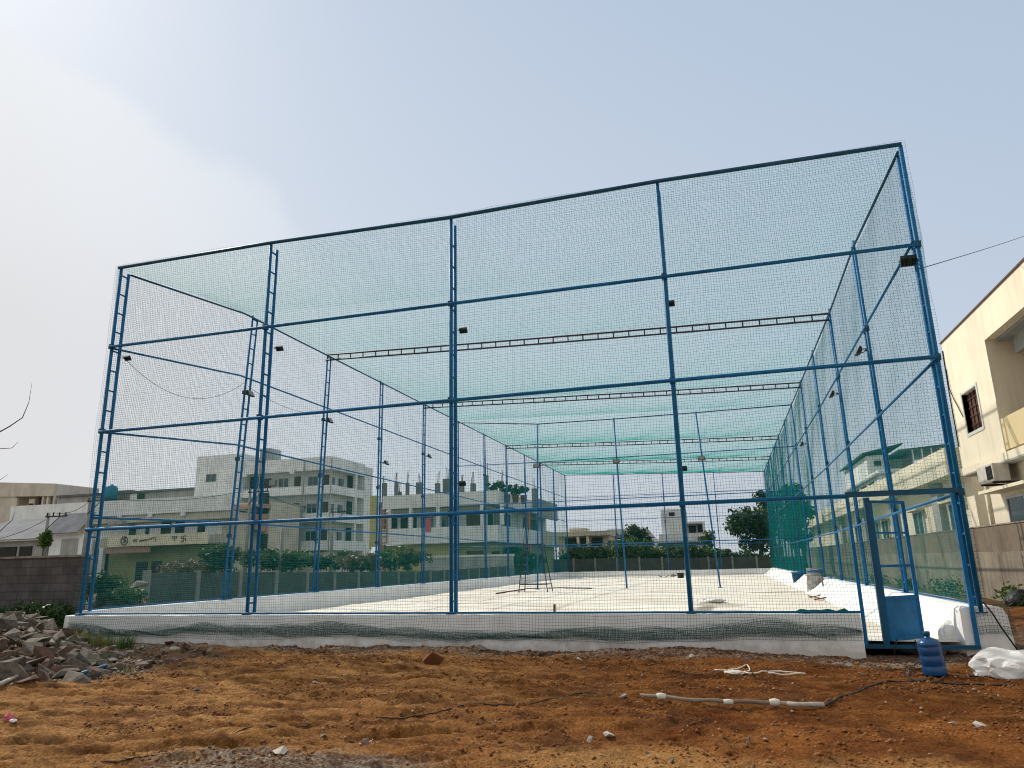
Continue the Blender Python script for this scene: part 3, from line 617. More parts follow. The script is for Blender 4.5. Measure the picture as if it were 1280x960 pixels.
for z in (10.55, 7.2, 3.8):
    for px0, px1, k in ((328, 337, 0), (346, 359, 1), (366, 374, 0), (383, 396, 1), (402, 410, 0)):
        x0, x1 = X(px0, yr), X(px1, yr)
        if k: win(b_, x0, x1, z+.9, z+2.15, yr, 'glass', 'frame_w', 2)
        else: door(b_, x0, x1, z, z+2.25, yr)
    for y0, y1 in ((yr+1.0, yr+1.8), (yr+2.6, yr+4.0)):
        f = boxes('window', 'frame_w', b_, [(xr-1.5, xr-1.46, y0, y1, z+.8, z+2.15)]); boxes('pane', 'glass', f, [(xr-1.45, xr-1.44, y0+.08, y1-.08, z+.9, z+2.07)])
    f = boxes('door', 'dark', b_, [(xr-1.5, xr-1.45, yb-4.2, yb-2.8, z, z+2.7)])
boxes('opening', 'dark', b_, [(X(300.5), X(314), yr-.05, yr+.2, 10.6, 13.1)])
boxes('roof_tank', 'grey_far', b_, [(X(305), X(318), Y0+2.5, Y0+5, 14.3, 16.9)])
boxes('ground_floor', 'beige_far', b_, [(xl, xr-.2, Y0+.3, yr-.01, 0, 3.3)])

for px in (322, 378, 413): MB().tube([(X(px), Y0-.10, 3.4), (X(px), Y0-.10, 14.6)], .07, 6).build('drain_pipe', 'grey_far', b_)
for px, z in ((341, 11.6), (378, 8.3), (361, 4.9)): boxes('cooling_unit', 'grey_far', b_, [(X(px, yr)-.5, X(px, yr)+.4, yr-.45, yr-.02, z+.2, z+.9)])

# --- unfinished house with column stubs on its roof
Y0 = 62.0
b_ = thing('unfinished_house', 'two-storey house with bare concrete column stubs and rods standing on its roof', 'house', (-25, Y0, 0))
xl, xr, yb, yr = X(478, Y0), -19.4, 86.6, Y0+1.7
boxes('wall', 'recess_far', b_, [(xl, xr-1.5, yr, yb, 3.5, 7.6)])
boxes('ground_floor_wall', 'yellow_far', b_, [(xl, X(560, Y0), Y0+.8, yb-.2, 0, 3.4)])
boxes('ground_floor_wall', 'olive', b_, [(X(560, Y0)+.01, xr-.5, Y0+.9, yb-.2, 0, 3.4)])
boxes('roof_parapet', 'white_far', b_, [(xl, xr, Y0, Y0+.2, 6.72, 7.95), (xr-.2, xr, Y0+.2, yb-10, 6.72, 7.95)])
boxes('roof_parapet', 'grey_far', b_, [(xr-.2, xr, yb-9.99, yb, 6.4, 8.4)])
boxes('roof_slab', 'grey_far', b_, [(xl, xr-.21, Y0+.21, yb-.3, 6.74, 6.95)])
boxes('balcony_parapet', 'white_far', b_, [(xl, xr, Y0, Y0+.2, 3.42, 4.88), (xr-.2, xr, Y0+.2, yb-9, 3.42, 4.88)])
boxes('balcony_parapet', 'beige_far', b_, [(xr-.2, xr-.02, yb-8.9, yb, 3.3, 5.0)])
boxes('balcony_slab', 'grey_far', b_, [(xl, xr-.21, Y0+.21, yr-.01, 3.5, 3.7)])
for px in (486, 513, 547, 602, 627): x = X(px, Y0); boxes('column', 'white_far', b_, [(x-.16, x+.16, Y0+.02, Y0+.3, 4.89, 6.71)])
boxes('column', 'red_far', b_, [(xr-.3, xr-.03, Y0+11, Y0+11.6, 0, 6.7)])
for px0, px1, m_ in ((487, 497, 'dark'), (501, 510, 'dark'), (515, 521, 'dark'), (583, 600, 'brown'), (610, 616, 'dark')): door(b_, X(px0, yr), X(px1, yr), 3.72, 6.35, yr, m_)
for px0, px1 in ((526, 542), (552, 570), (617, 625)): win(b_, X(px0, yr), X(px1, yr), 4.7, 6.2, yr, 'glass', 'grey_far', 2)
for y0, y1 in ((67, 71), (76, 82)): boxes('opening', 'dark', b_, [(xr-1.52, xr-1.44, y0, y1, 3.9, 6.3)])
door(b_, X(583, Y0+.9), X(604, Y0+.9), .1, 2.7, Y0+.9, 'brown'); win(b_, X(530, Y0+.8), X(541, Y0+.8), 1.4, 2.6, Y0+.8, 'dark', 'grey_far', 1)
boxes('opening', 'dark', b_, [(X(610, Y0), X(620, Y0), Y0+.85, Y0+.95, .2, 2.6)])
boxes('side_strip', 'yellow_far', b_, [(X(462, Y0), X(470, Y0), Y0+.1, Y0+.5, 3.3, 8.05)])
boxes('side_pier', 'white_far', b_, [(X(457, Y0), X(462, Y0)-.01, Y0+.15, Y0+.6, 3.0, 7.6)])
boxes('side_panel', 'pink_far', b_, [(X(470, Y0)+.02, X(478, Y0)-.02, Y0+.5, Y0+.9, 0, 7.4)])
o = boxes('grille', 'pink_far', b_, [(X(476, Y0), X(476, Y0)+.12, Y0-.12, Y0-.02, 3.6, 6.4), (X(485, Y0)-.12, X(485, Y0), Y0-.12, Y0-.02, 3.6, 6.4)]+[(X(476, Y0)+.13, X(485, Y0)-.13, Y0-.12, Y0-.03, 3.6+k*.55, 3.7+k*.55) for k in range(6)]); tag(o, 'red ornamental grille')
rs = random.Random(3)
for px, yy, hh, wd, m_ in ((479, 0, 1.3, .4, 'concrete'), (494, 0, 1.35, .26, 'concrete'), (498.5, 3, .7, .3, 'brown'), (508, 0, 1.2, .26, 'concrete'), (522.5, 1, 1.3, .5, 'concrete'), (546, 0, 1.0, .42, 'concrete'), (557, 1, 1.5, .62, 'concrete'), (576, 0, 1.05, .5, 'concrete'), (591, 0, .8, .45, 'concrete'), (608, 2, 1.75, .3, 'concrete'), (627, 3, 1.2, .4, 'concrete'), (668, 12, 1.3, .5, 'concrete')):
    y = Y0+.5+yy; x = X(px, y); s_ = boxes('column_stub', m_, b_, [(x-wd/2, x+wd/2, y, y+.35, 6.96, 7.95+hh)])
    for k in range(3): dx = rs.uniform(-.4, .4)*wd; MB().tube([(x+dx, y+.15, 7.9+hh), (x+dx+rs.uniform(-.06, .06), y+.15, 8.5+hh+rs.random()*.6)], .025, 4).build('rod', 'brown', s_)
for k, (px, w_) in enumerate(((618, 1.2), (634, 1.0), (645, 1.0), (655, .9))):
    y = Y0+1.6+k*.8; x = X(px, y); t = thing('rooftop_plant', ['tall leafy potted plant on the unfinished roof beside the highest stub', 'bushy potted plant on the corner of the unfinished roof', 'spreading potted plant on the unfinished roof, second from its right end', 'rightmost potted plant on the unfinished roof edge'][k], 'plant', (x, y, 6.95), 'plants on the unfinished roof')
    crown('foliage', (x, y, 8.2+.15*(k == 0)), (w_, .7, .55), 260, .16, 'leaf_dark', t, 8, 40+k); MB().lathe([(.25, .1), (.34, .9)], (x, y, 6.86), 10).build('pot', 'clod', t)
o = MB().box(X(532, Y0), X(539, Y0), Y0-.05, Y0-.02, 4.5, 5.7).build('washing', 'cloth_pink'); tag(o, 'pink cloth hung over the white balcony parapet of the unfinished house', 'laundry')
t = thing('garden_wall', 'old weathered grey garden wall in front of the yellow ground floor', 'wall', (X(585, 57), 57, 0)); boxes('wall', 'grey_far', t, [(X(530, 57), X(640, 57), 57, 57.25, -.1, aty(585, 696, 57)[1])]); boxes('coping', 'white_far', t, [(X(530, 57)-.05, X(640, 57)+.05, 56.95, 57.3, aty(585, 696, 57)[1]+.002, aty(585, 695, 57)[1]+.08)])

# --- long two-storey house with painted emblems
Y0 = 66.0
b_ = thing('emblem_house', 'long pale two-storey house with dark painted emblems on its lower balcony parapet', 'house', (-65, Y0, 0))
xl, xr, yr = X(13), X(290), Y0+1.5
xl, xr = X(13, Y0), X(288, Y0)
boxes('wall', 'beige_far', b_, [(xl, xr, yr, yr+9, 0, 7.6)])
boxes('roof_parapet', 'white_far', b_, [(xl, xr, Y0, Y0+.2, 7.72, 9.42)])
boxes('roof_slab', 'grey_far', b_, [(xl, xr, Y0+.21, yr+9, 7.75, 7.95)])
boxes('cornice_band', 'beige_far', b_, [(xl, xr, Y0+.25, yr-.01, 6.9, 7.7)])
for px in (150, 188, 229): x = X(px, Y0); boxes('beam_end', 'white_far', b_, [(x-.28, x+.28, Y0-.1, Y0+.1, 7.35, 7.85)])
x0, x1 = X(146, Y0), X(268, Y0)
par = boxes('balcony_parapet', 'cream_pale', b_, [(x0, x1, Y0-.8, Y0-.6, 4.25, 5.45)])
boxes('balcony_slab', 'grey_far', b_, [(x0, x1, Y0-.59, yr-.01, 4.3, 4.5)])
boxes('plaster_band', 'white_far', b_, [(X(110, Y0), x1, yr-.06, yr-.01, 5.3, 6.85)])
for k, (px0, px1, z0, z1) in enumerate(((165, 173, 5.6, 6.75), (185, 189.5, 5.6, 6.5), (204, 216, 5.2, 7.0), (221.5, 233, 5.2, 7.0), (249.5, 258.5, 5.2, 7.0))): boxes('window', 'dark', b_, [(X(px0, yr), X(px1, yr), yr-.12, yr-.061, z0, z1)])
boxes('awning', 'grey_far', b_, [(X(140, Y0), X(157, Y0), Y0-.4, yr-.07, 6.7, 7.1)])
boxes('lower_wall', 'olive', b_, [(X(122, Y0), X(262, Y0), Y0+1.0, yr-.07, 0, 4.2)])
boxes('porch_band', 'pink_far', b_, [(X(142, Y0), X(196, Y0), Y0-.5, Y0-.3, 3.55, 4.22)])
boxes('pillar', 'white_far', b_, [(X(134, Y0), X(139, Y0), Y0-.5, Y0-.1, 0, 4.2)])
boxes('opening', 'dark', b_, [(X(104, Y0), X(133, Y0), Y0+.7, Y0+.98, 0, 4.2)])
for px0, px1 in ((169, 183), (188, 200), (245, 252)): boxes('opening', 'dark', b_, [(X(px0, Y0), X(px1, Y0), Y0+.9, Y0+.98, .5, 2.6)])
def emb(strokes, px, zc, s, r=.045):
    b = MB(); cx = X(px, Y0-.8)
    for st in strokes: b.tube([(cx+u*s, Y0-.83, zc+v*s) for u, v in st], r, 5)
    b.build('emblem', 'symbol', par)
circ = [(math.cos(a*.3142), math.sin(a*.3142)) for a in range(21)]
emb([circ, [(-.45, .35), (-.1, .45), (.05, .2), (-.2, .02), (.1, -.15), (0, -.45), (-.45, -.4)], [(.05, .0), (.4, .1), (.5, -.2), (.3, -.35)], [(-.1, .65), (.2, .58), (.4, .7)]], 159.5, 4.86, .45, .06)
emb([[(-.6, 0), (0, .35), (.6, .1)], [(-.6, 0), (0, -.3), (.6, -.05)], [(.6, .1), (.9, .35)], [(.6, -.05), (.9, -.35)]], 172, 4.86, .35)
emb([[(-3, -.1), (-1, .2), (0, .1), (1.5, .5), (2.6, .75), (3.2, .5)], [(-3, -.3), (-.5, 0), (1.5, .3)], [(2.8, .2), (3.2, -.4)]], 188, 4.85, .35)
emb([[(-.7, .5), (-.2, .7), (.3, .6), (.8, .7)], [(0, .6), (.1, 0), (.0, -.6)], [(.6, .6), (.7, .2), (.4, 0)], [(-.5, .4), (-.35, .0)]], 221, 4.86, .42)
emb([[(0, -.8), (0, .8)], [(-.8, 0), (.8, 0)], [(0, .8), (.8, .8)], [(.8, 0), (.8, -.8)], [(0, -.8), (-.8, -.8)], [(-.8, 0), (-.8, .8)]], 232.5, 4.86, .36, .045)
# roofscape behind it
t = thing('roof_house', 'low grey house whose flat roof shows above the emblem house, dark hatch in its wall', 'house', (-75, 84, 0))
x0, x1 = X(71, 84), X(250, 84); zz = aty(160, 617, 84)[1]
boxes('wall', 'grey_far', t, [(x0, x1, 84, 92, 0, zz)]); boxes('roof', 'tin', t, [(x0-.2, x1+.2, 83.7, 92.3, zz+.002, zz+.3)])
boxes('opening', 'dark', t, [(X(170, 84), X(179, 84), 83.9, 83.99, zz-1.3, zz-.1)]); boxes('shutter', 'white_far', t, [(X(161, 84), X(170, 84)-.02, 83.9, 83.99, zz-1.3, zz-.1)]); boxes('roof_room', 'concrete', t, [(X(146, 84), X(161, 84), 83.8, 85.5, zz-.9, zz+.5)])
o = MB().lathe([(.1, 0), (.8, .05), (.85, 1.0), (.85, 1.7), (.7, 2.0), (.25, 2.15), (.2, 2.3)], (X(136, 82), 82, aty(136, 626, 82)[1]), 14).build('water_tank', 'teal_box', smooth=True); tag(o, 'round teal water tank on the rooftop behind the left corner post', 'water tank')
# yellowish house far left
Y0 = 85.0
b_ = thing('veranda_house', 'beige two-storey house at the far left edge with an open upper veranda', 'house', (-105, Y0, 0))
x0, x1 = X(-60, Y0, 600), X(71, Y0, 600); zt0, zt1 = 15.9, 14.6
boxes('wall', 'beige_far', b_, [(x0, X(17, Y0), Y0, Y0+8, 0, 13.9), (X(17, Y0)+.01, X(30, Y0), Y0+2, Y0+8, 0, 13.9)])
b = MB(); b.hexa([(x0, Y0-.2, 13.6), (x1, Y0-.2, 12.9), (x1, Y0+8, 12.9), (x0, Y0+8, 13.6), (x0, Y0-.2, 16.2), (x1, Y0-.2, 14.75), (x1, Y0+8, 14.75), (x0, Y0+8, 16.2)]); b.build('roof_parapet', 'beige_far', b_)
boxes('lower_storey', 'beige_far', b_, [(X(17, Y0)+.01, x1, Y0+.05, Y0+8, 0, 10.6)])
for px in (17, 50, 56, 64, 70): boxes('pillar', 'beige_far', b_, [(X(px, Y0), X(px, Y0)+.35, Y0, Y0+.4, 10.62, 12.95)])
boxes('door', 'brown', b_, [(X(20, Y0+2), X(25, Y0+2), Y0+1.9, Y0+1.98, 10.7, 12.7)]); boxes('service_box', 'beige_far', b_, [(X(32, Y0), X(39, Y0), Y0+.3, Y0+.9, 10.65, 12.7)]); boxes('opening', 'dark', b_, [(X(33, Y0), X(38, Y0), Y0+.2, Y0+.29, 11.4, 12.0)])
boxes('pier', 'brown', b_, [(X(41.5, Y0), X(45, Y0), Y0+.2, Y0+.7, 10.65, 12.9)])
# sheds with metal roofs
Y0 = 50.0
b_ = thing('metal_shed', 'low shed with a pale sloping metal roof and dark doorways, behind the block wall', 'shed', (-60, Y0, 0))
x0, x1 = X(-60, Y0), X(57, Y0)
b = MB(); zf, zb = aty(20, 675, Y0)[1], aty(20, 647, Y0)[1]+.3
b.hexa([(x0, Y0, zf), (x1, Y0, zf), (x1, Y0+6, zb), (x0, Y0+6, zb), (x0, Y0, zf+.08), (x1, Y0, zf+.08), (x1, Y0+6, zb+.08), (x0, Y0+6, zb+.08)]); b.build('roof', 'tin', b_)
boxes('wall', 'grey_far', b_, [(x0, x1-.3, Y0+.7, Y0+6, 0, zf-.05)])
for px0, px1 in ((-4, 19), (23, 38)): boxes('opening', 'dark', b_, [(X(px0, Y0), X(px1, Y0), Y0+.6, Y0+.69, 0, aty(20, 683, Y0)[1])])
b_ = thing('metal_shed', 'shed with a pale metal roof and a closed shutter, right of the vine-covered pole', 'shed', (-54, Y0, 0))
x0, x1 = X(58.5, Y0), X(99, Y0); zf, zb = aty(80, 667, Y0)[1], aty(80, 645, Y0)[1]+.3
b = MB(); b.hexa([(x0, Y0, zf), (x1, Y0, zf), (x1, Y0+1.8, zb), (x0, Y0+1.8, zb), (x0, Y0, zf+.08), (x1, Y0, zf+.08), (x1, Y0+1.8, zb+.08), (x0, Y0+1.8, zb+.08)]); b.build('roof', 'tin', b_)
boxes('wall', 'white_far', b_, [(x0, x1, Y0+.7, Y0+1.8, 0, zf-.05)]); boxes('shutter', 'grey_far', b_, [(X(74, Y0), X(94, Y0), Y0+.6, Y0+.69, 0, aty(80, 673, Y0)[1])])
# pink balcony house between the two
Y0 = 70.0
b_ = thing('balcony_house', 'small pinkish house with dark openings beside the large white one', 'house', (-52, Y0, 0))
x0, x1 = X(289, Y0), X(331, Y0); P_ = lambda py: aty(310, py, Y0)[1]
boxes('wall', 'beige_far', b_, [(x0, x1, Y0+1, Y0+7, 0, P_(627))]); boxes('balcony_slab', 'pink_far', b_, [(x0, x1+.1, Y0-.2, Y0+.99, P_(636), P_(631))]); boxes('balcony_parapet', 'teal_box', b_, [(x0, X(310, Y0), Y0-.1, Y0+.1, P_(673), P_(664))]); boxes('lower_canopy', 'pink_far', b_, [(x0, X(315, Y0), Y0-.4, Y0+.98, P_(682), P_(677))])
boxes('pier', 'pink_far', b_, [(X(315, Y0), X(328, Y0), Y0-.1, Y0+.98, P_(665), P_(644))])
for px0, px1, a, c in ((283, 290, 660, 645), (292, 300, 660, 646), (314, 330, 697, 668), (316, 329, 642, 616)): boxes('opening', 'dark', b_, [(max(x0, X(px0, Y0)), X(px1, Y0), Y0+.9, Y0+.99, P_(a), P_(c))])

# --- houses beyond the far end
Y0 = 92.0
b_ = thing('bungalow', 'low beige house with pale pillars seen beyond the far end of the court', 'house', (-17, Y0, 0))
P_ = lambda py, px=730: aty(px, py, Y0)[1]
boxes('wall', 'beige_far', b_, [(X(696, Y0, 680), X(760, Y0, 680), Y0+1, Y0+7, 0, P_(667))]); boxes('roof_band', 'beige_far', b_, [(X(694, Y0, 680), X(762, Y0, 680), Y0, Y0+7.2, P_(670)+.01, P_(664))])
for px in (719, 731): boxes('pillar', 'cream_pale', b_, [(X(px, Y0), X(px+3, Y0), Y0+.2, Y0+.6, 0, P_(670))])
for px0, px1 in ((703, 717), (722, 730), (736, 750)): boxes('opening', 'dark', b_, [(X(px0, Y0), X(px1, Y0), Y0+.9, Y0+.99, P_(683), P_(672))])
boxes('roof_room', 'beige_far', b_, [(X(706, Y0), X(727, Y0), Y0+2, Y0+5, P_(664)+.01, P_(659))])
b_ = thing('dark_roof_house', 'house with a long dark weathered roof between the bungalow and the tall white house', 'house', (-11, 98, 0)); Y0 = 98.0
boxes('wall', 'white_far', b_, [(X(757, Y0), X(825, Y0), Y0+1, Y0+7, 0, P_(676))]); b = MB(); zr, ze = aty(790, 660, Y0)[1], aty(790, 672, Y0)[1]
b.hexa([(X(754, Y0), Y0, ze), (X(816, Y0), Y0, ze), (X(812, Y0), Y0+7, ze), (X(757, Y0), Y0+7, ze), (X(755, Y0), Y0+2, zr), (X(804, Y0), Y0+2, zr), (X(804, Y0), Y0+5, zr), (X(757, Y0), Y0+5, zr)]); b.build('roof', 'concrete', b_)
Y0 = 96.0
b_ = thing('tall_white_house', 'white block-like house with one small dark window, straight beyond the far end', 'house', (-5, Y0, 0)); P_ = lambda py: aty(850, py, Y0)[1]
boxes('wall', 'white_far', b_, [(X(826, Y0), X(855, Y0), Y0, Y0+8, 0, P_(636)), (X(855, Y0)+.01, X(878, Y0), Y0+1.2, Y0+8, 0, P_(653))])
boxes('balcony_parapet', 'white_far', b_, [(X(822, Y0), X(880, Y0), Y0-.6, Y0-.4, P_(678), P_(667))]); boxes('roof_slab', 'white_far', b_, [(X(855, Y0)+.02, X(879, Y0), Y0-.4, Y0+1.19, P_(655), P_(653))]); boxes('canopy', 'darkroof', b_, [(X(820, Y0), X(882, Y0), Y0-1.2, Y0-.02, P_(682), P_(678.5))])
boxes('window', 'dark', b_, [(X(836, Y0), X(843, Y0), Y0-.06, Y0-.01, P_(644.5), P_(640))]); boxes('opening', 'dark', b_, [(X(859, Y0), X(868, Y0), Y0+1.1, Y0+1.19, P_(666), P_(657)), ]); boxes('opening', 'dark', b_, [(X(870, Y0), X(876.5, Y0), Y0+1.1, Y0+1.19, P_(666), P_(656))])
boxes('corner_post', 'white_far', b_, [(X(876.8, Y0), X(878.5, Y0), Y0-.4, Y0-.1, P_(667), P_(655))])
o = boxes('red_gate', 'red_far', None, [(X(964, 73), X(973.5, 73), 73, 73.15, .2, aty(968, 684, 73)[1])]); tag(o, 'orange-red metal gate showing above the far wall at its right end', 'gate')

# ------------------------------------------------------------------ precast panel walls
pw = thing('panel_wall', 'grey precast concrete panel wall with slim posts outside the left side of the court', 'wall', (-17, 18.5, 0))
ty = lambda y: float(np.interp(y, [18, 28, 40, 71], [1.52, 1.36, 1.22, 1.5]))
k = 0; y = 18.5
while y < 69:
    y2 = y+2.22; z = ty(y); x = -17-.012*(y-18.5)*0
    MB().box(x-.08, x+.08, y-.09, y+.09, -.2, z+.04).build('post', 'panel_post', pw)
    b = MB()
    for s in range(5): h_ = (z-.05)/5; b.box(x-.025-.004*(s % 2), x+.025, y+.092, y2-.092, s*h_, (s+1)*h_-.001)
    b.build('panel', 'panel', pw); y = y2
pw = thing('panel_wall', 'grey precast concrete panel wall with slim posts across the far end', 'wall', (-16.6, 71, 0))
x = -16.6
while x < 6.2:
    z = float(np.interp(x, [-16, 6], [1.86, 1.60])); x2 = x+2.13
    MB().box(x-.09, x+.09, 70.9, 71.1, -.2, z+.05).build('post', 'panel_post', pw)
    b = MB()
    for s in range(5): h_ = (z-.05)/5; b.box(x+.092, x2-.092, 70.97-.004*(s % 2), 71.02, s*h_, (s+1)*h_-.001)
    b.build('panel', 'panel', pw); x = x2
# block wall at the left
bw = thing('block_wall', 'dark grey cement-block wall standing left of the cage, pale cap along its top', 'wall', (-26, 15.5, 0))
def block_mat():
    Mt = mat('cement_blocks', (.105, .097, .092), (.06, .056, .054), 1.5, .95, .3, 25, .6, (.05, .048, .045), fine=.1)
    n = Mt.node_tree.nodes; L = Mt.node_tree.links; b = n['Principled BSDF']; src = b.inputs['Base Color'].links[0].from_socket
    tc = n.new('ShaderNodeTexCoord'); mp = n.new('ShaderNodeMapping'); mp.inputs['Rotation'].default_value = (R(90), 0, 0); L.new(tc.outputs['Object'], mp.inputs[0])
    br = n.new('ShaderNodeTexBrick'); br.inputs['Scale'].default_value = 1; br.inputs['Brick Width'].default_value = .42; br.inputs['Row Height'].default_value = .21; br.inputs['Mortar Size'].default_value = .014
    br.inputs['Color1'].default_value = (.86, .86, .86, 1); br.inputs['Color2'].default_value = (1.14, 1.14, 1.14, 1); br.inputs['Mortar'].default_value = (.72, .72, .72, 1); L.new(mp.outputs[0], br.inputs['Vector'])
    mx = n.new('ShaderNodeMix'); mx.data_type = 'RGBA'; mx.blend_type = 'MULTIPLY'; mx.inputs[0].default_value = 1; L.new(src, mx.inputs[6]); L.new(br.outputs[0], mx.inputs[7]); L.new(mx.outputs[2], b.inputs['Base Color'])
    bp = n.new('ShaderNodeBump'); bp.inputs['Distance'].default_value = .02; bp.inputs['Strength'].default_value = .6; L.new(br.outputs['Fac'], bp.inputs['Height']); bp.invert = True; L.new(bp.outputs[0], b.inputs['Normal'])
    return Mt
boxes('wall', block_mat(), bw, [(-40, -16.32, 15.5, 15.72, -.3, 1.93)]); boxes('coping', 'rock2', bw, [(-40, -16.30, 15.47, 15.75, 1.932, 1.985)])

# ------------------------------------------------------------------ right side: boundary wall and cream houses
rw = thing('boundary_wall', 'stained brown-grey plastered boundary wall along the right side, in two heights of plaster', 'wall', (6.9, 30, 0))
boxes('lower_plaster', 'retain', rw, [(6.9, 7.1, 14, 72, -.3, 1.52)]); boxes('upper_plaster', 'retain2', rw, [(6.93, 7.09, 14, 72, 1.522, 2.20)]); boxes('coping', 'retain', rw, [(6.91, 7.11, 14, 72, 2.202, 2.235)])
ch = thing('cream_house', 'tall cream two-storey house at the right edge with a deep balcony and brown window', 'house', (7.0, 19, 0))
xa, yf = 7.0, 24.3
zr = 7.85
zs = 3.95
by0, by1, bz0, bz1 = 14.2, 20.75, 4.80, 6.92              # balcony recess
wy0, wy1, wz0, wz1 = 21.98, 23.25, 4.84, 5.98             # shuttered window
th = .25
boxes('upper_wall', 'cream', ch, [(xa, xa+th, by1, wy0, zs, zr), (xa, xa+th, wy1, yf, zs, zr), (xa, xa+th, wy0, wy1, zs, wz0), (xa, xa+th, wy0, wy1, wz1, zr), (xa, xa+th, 8, by1, bz1, zr), (xa, xa+th, 8, by0, zs, bz1), (xa+th+.002, xa+9, yf-.25, yf, zs, zr)])
boxes('balcony_parapet', 'cream_warm', ch, [(xa+.004, xa+th, by0, by1-.004, zs+.06, bz0)])
boxes('recess_wall', 'cream', ch, [(xa+th+.002, xa+2.6, by1+.002, by1+.2, zs+.3, bz1+.3), (xa+2.4, xa+2.6, by0, by1, zs+.3, bz1+.3)])
boxes('recess_ceiling', 'cream_pale', ch, [(xa+th+.003, xa+2.39, by0, by1-.003, bz1+.12, bz1+.3)])
boxes('recess_beam', 'grey_far', ch, [(xa+.55, xa+.85, by0, by1-.25, bz1-.48, bz1+.118)])
boxes('roof_coping', 'brown', ch, [(xa-.03, xa+th+.03, 8, yf+.03, zr+.002, zr+.05)]); boxes('roof', 'grey_far', ch, [(xa+th+.01, xa+9, 8, yf-.26, zr-1.0, zr-.8)])
boxes('floor_band', 'cream', ch, [(xa-.06, xa+th, 8, yf+.02, zs-.2, zs-.002)])
boxes('soffit', 'grey_far', ch, [(xa-.055, xa+.6, 8, yf+.015, zs-.24, zs-.202)])
lx = xa+.35
boxes('lower_wall', 'cream', ch, [(lx, lx+.2, 8, yf-.3, 0, zs-.242), (lx+.202, xa+9, yf-.5, yf-.3, 0, zs-.242)])
f = boxes('window', 'frame_w', ch, [(xa-.02, xa+th, wy0-.09, wy0, wz0-.08, wz1+.08), (xa-.02, xa+th, wy1, wy1+.09, wz0-.08, wz1+.08), (xa-.02, xa+th, wy0, wy1, wz0-.09, wz0-.001), (xa-.012, xa+th, wy0, wy1, wz1+.001, wz1+.06)])
boxes('shutter', 'brown', f, [(xa+.13, xa+.17, wy0+.01, (wy0+wy1)/2-.01, wz0+.01, wz1-.01)]); boxes('shutter', 'brown', f, [(xa+.13, xa+.17, (wy0+wy1)/2+.01, wy1-.01, wz0+.01, wz1-.01)])
b = MB()
for k in range(4): z = wz0+.2+k*.25; b.box(xa+.10, xa+.12, wy0+.02, wy1-.02, z, z+.025)
for k in range(1, 4): y = wy0+k*(wy1-wy0)/4; b.box(xa+.095, xa+.125, y-.012, y+.012, wz0, wz1)
b.build('window_bars', 'brown', f)
boxes('window_opening', 'dark', f, [(xa+.18, xa+.24, wy0+.001, wy1-.001, wz0, wz1)])
# lower window, its ledge
y0, y1, z0, z1 = 19.0, 22.3, 2.26, 2.95
f = boxes('window', 'frame_w', ch, [(lx-.05, lx-.002, y0, y1, z1-.07, z1), (lx-.05, lx-.002, y1-.07, y1, z0, z1-.071), (lx-.05, lx-.002, (y0+y1)/2+.35, (y0+y1)/2+.42, z0, z1-.071)]); boxes('pane', 'glass', f, [(lx-.02, lx-.001, y0, y1-.072, z0, z1-.072)])
boxes('window_ledge', 'cream', ch, [(xa-.18, lx-.001, 18.6, 22.75, 3.06, 3.14)])
tag(MB().tube([(lx-.05, 23.6, 2.2), (lx-.05, 23.6, zs-.25)], .04, 8).build('drain_pipe', 'cream_pale', ch, smooth=True))
MB().tube([(xa-.02, 24.15, 7.0), (xa-.04, 24.1, 6.4), (xa-.03, 23.9, 6.0), (xa-.04, 23.6, 5.7), (xa-.03, 23.35, 5.35)], .014, 6).build('hanging_cable', 'black', ch)
MB().tube([(xa-.02, 24.2, 7.6), (xa-.03, 24.22, 6.2), (xa-.03, 24.2, 4.6)], .018, 6).build('hanging_cable', 'black', ch)
# streaks of plaster rooms and tv aerials on the roof
for k, (y, hh) in enumerate(((23.9, .9), (22.6, 1.0))): MB().tube([(xa+1.0, y, zr-.8), (xa+1.0, y, zr+hh*.6)], .012, 5).build('roof_rod', 'steel', ch)
MB().tube([(xa+1.0, 23.9, zr+.25), (xa+1.0, 19.0, zr+.3)], .008, 5).build('roof_wire', 'steel', ch)
ac = thing('air_conditioner', 'white outdoor air-conditioner unit on the cream house wall above the ledge', 'air conditioner', (lx-.3, 21.6, 3.3))
y0, y1, z0, z1 = 21.05, 22.25, 3.28, 3.74; x0, x1 = lx-.62, lx-.24
boxes('casing', 'ac', ac, [(x0, x1, y0, y1, z0, z1)], bevel=.02)
fan = MB().lathe([(.20, 0), (.20, .02), (.17, .021), (.17, .004)], (x0+.19, y1+.001, (z0+z1)/2), 24, Matrix.Rotation(R(-90), 3, 'X')); fan.build('fan_guard', 'steel', ac)
fan = MB().lathe([(.165, 0), (.165, .006)], (x0+.19, y1+.002, (z0+z1)/2), 24, Matrix.Rotation(R(-90), 3, 'X')); fan.build('fan', 'dark', ac)
boxes('grille', 'black', ac, [(x0-.012, x0-.002, y0+.06+k*.09, y0+.11+k*.09, z0+.06, z1-.06) for k in range(5)])
boxes('bracket', 'black', ac, [(x0, lx-.002, y0+.15, y0+.19, z0-.05, z0-.003), (x0, lx-.002, y1-.19, y1-.15, z0-.05, z0-.003)])
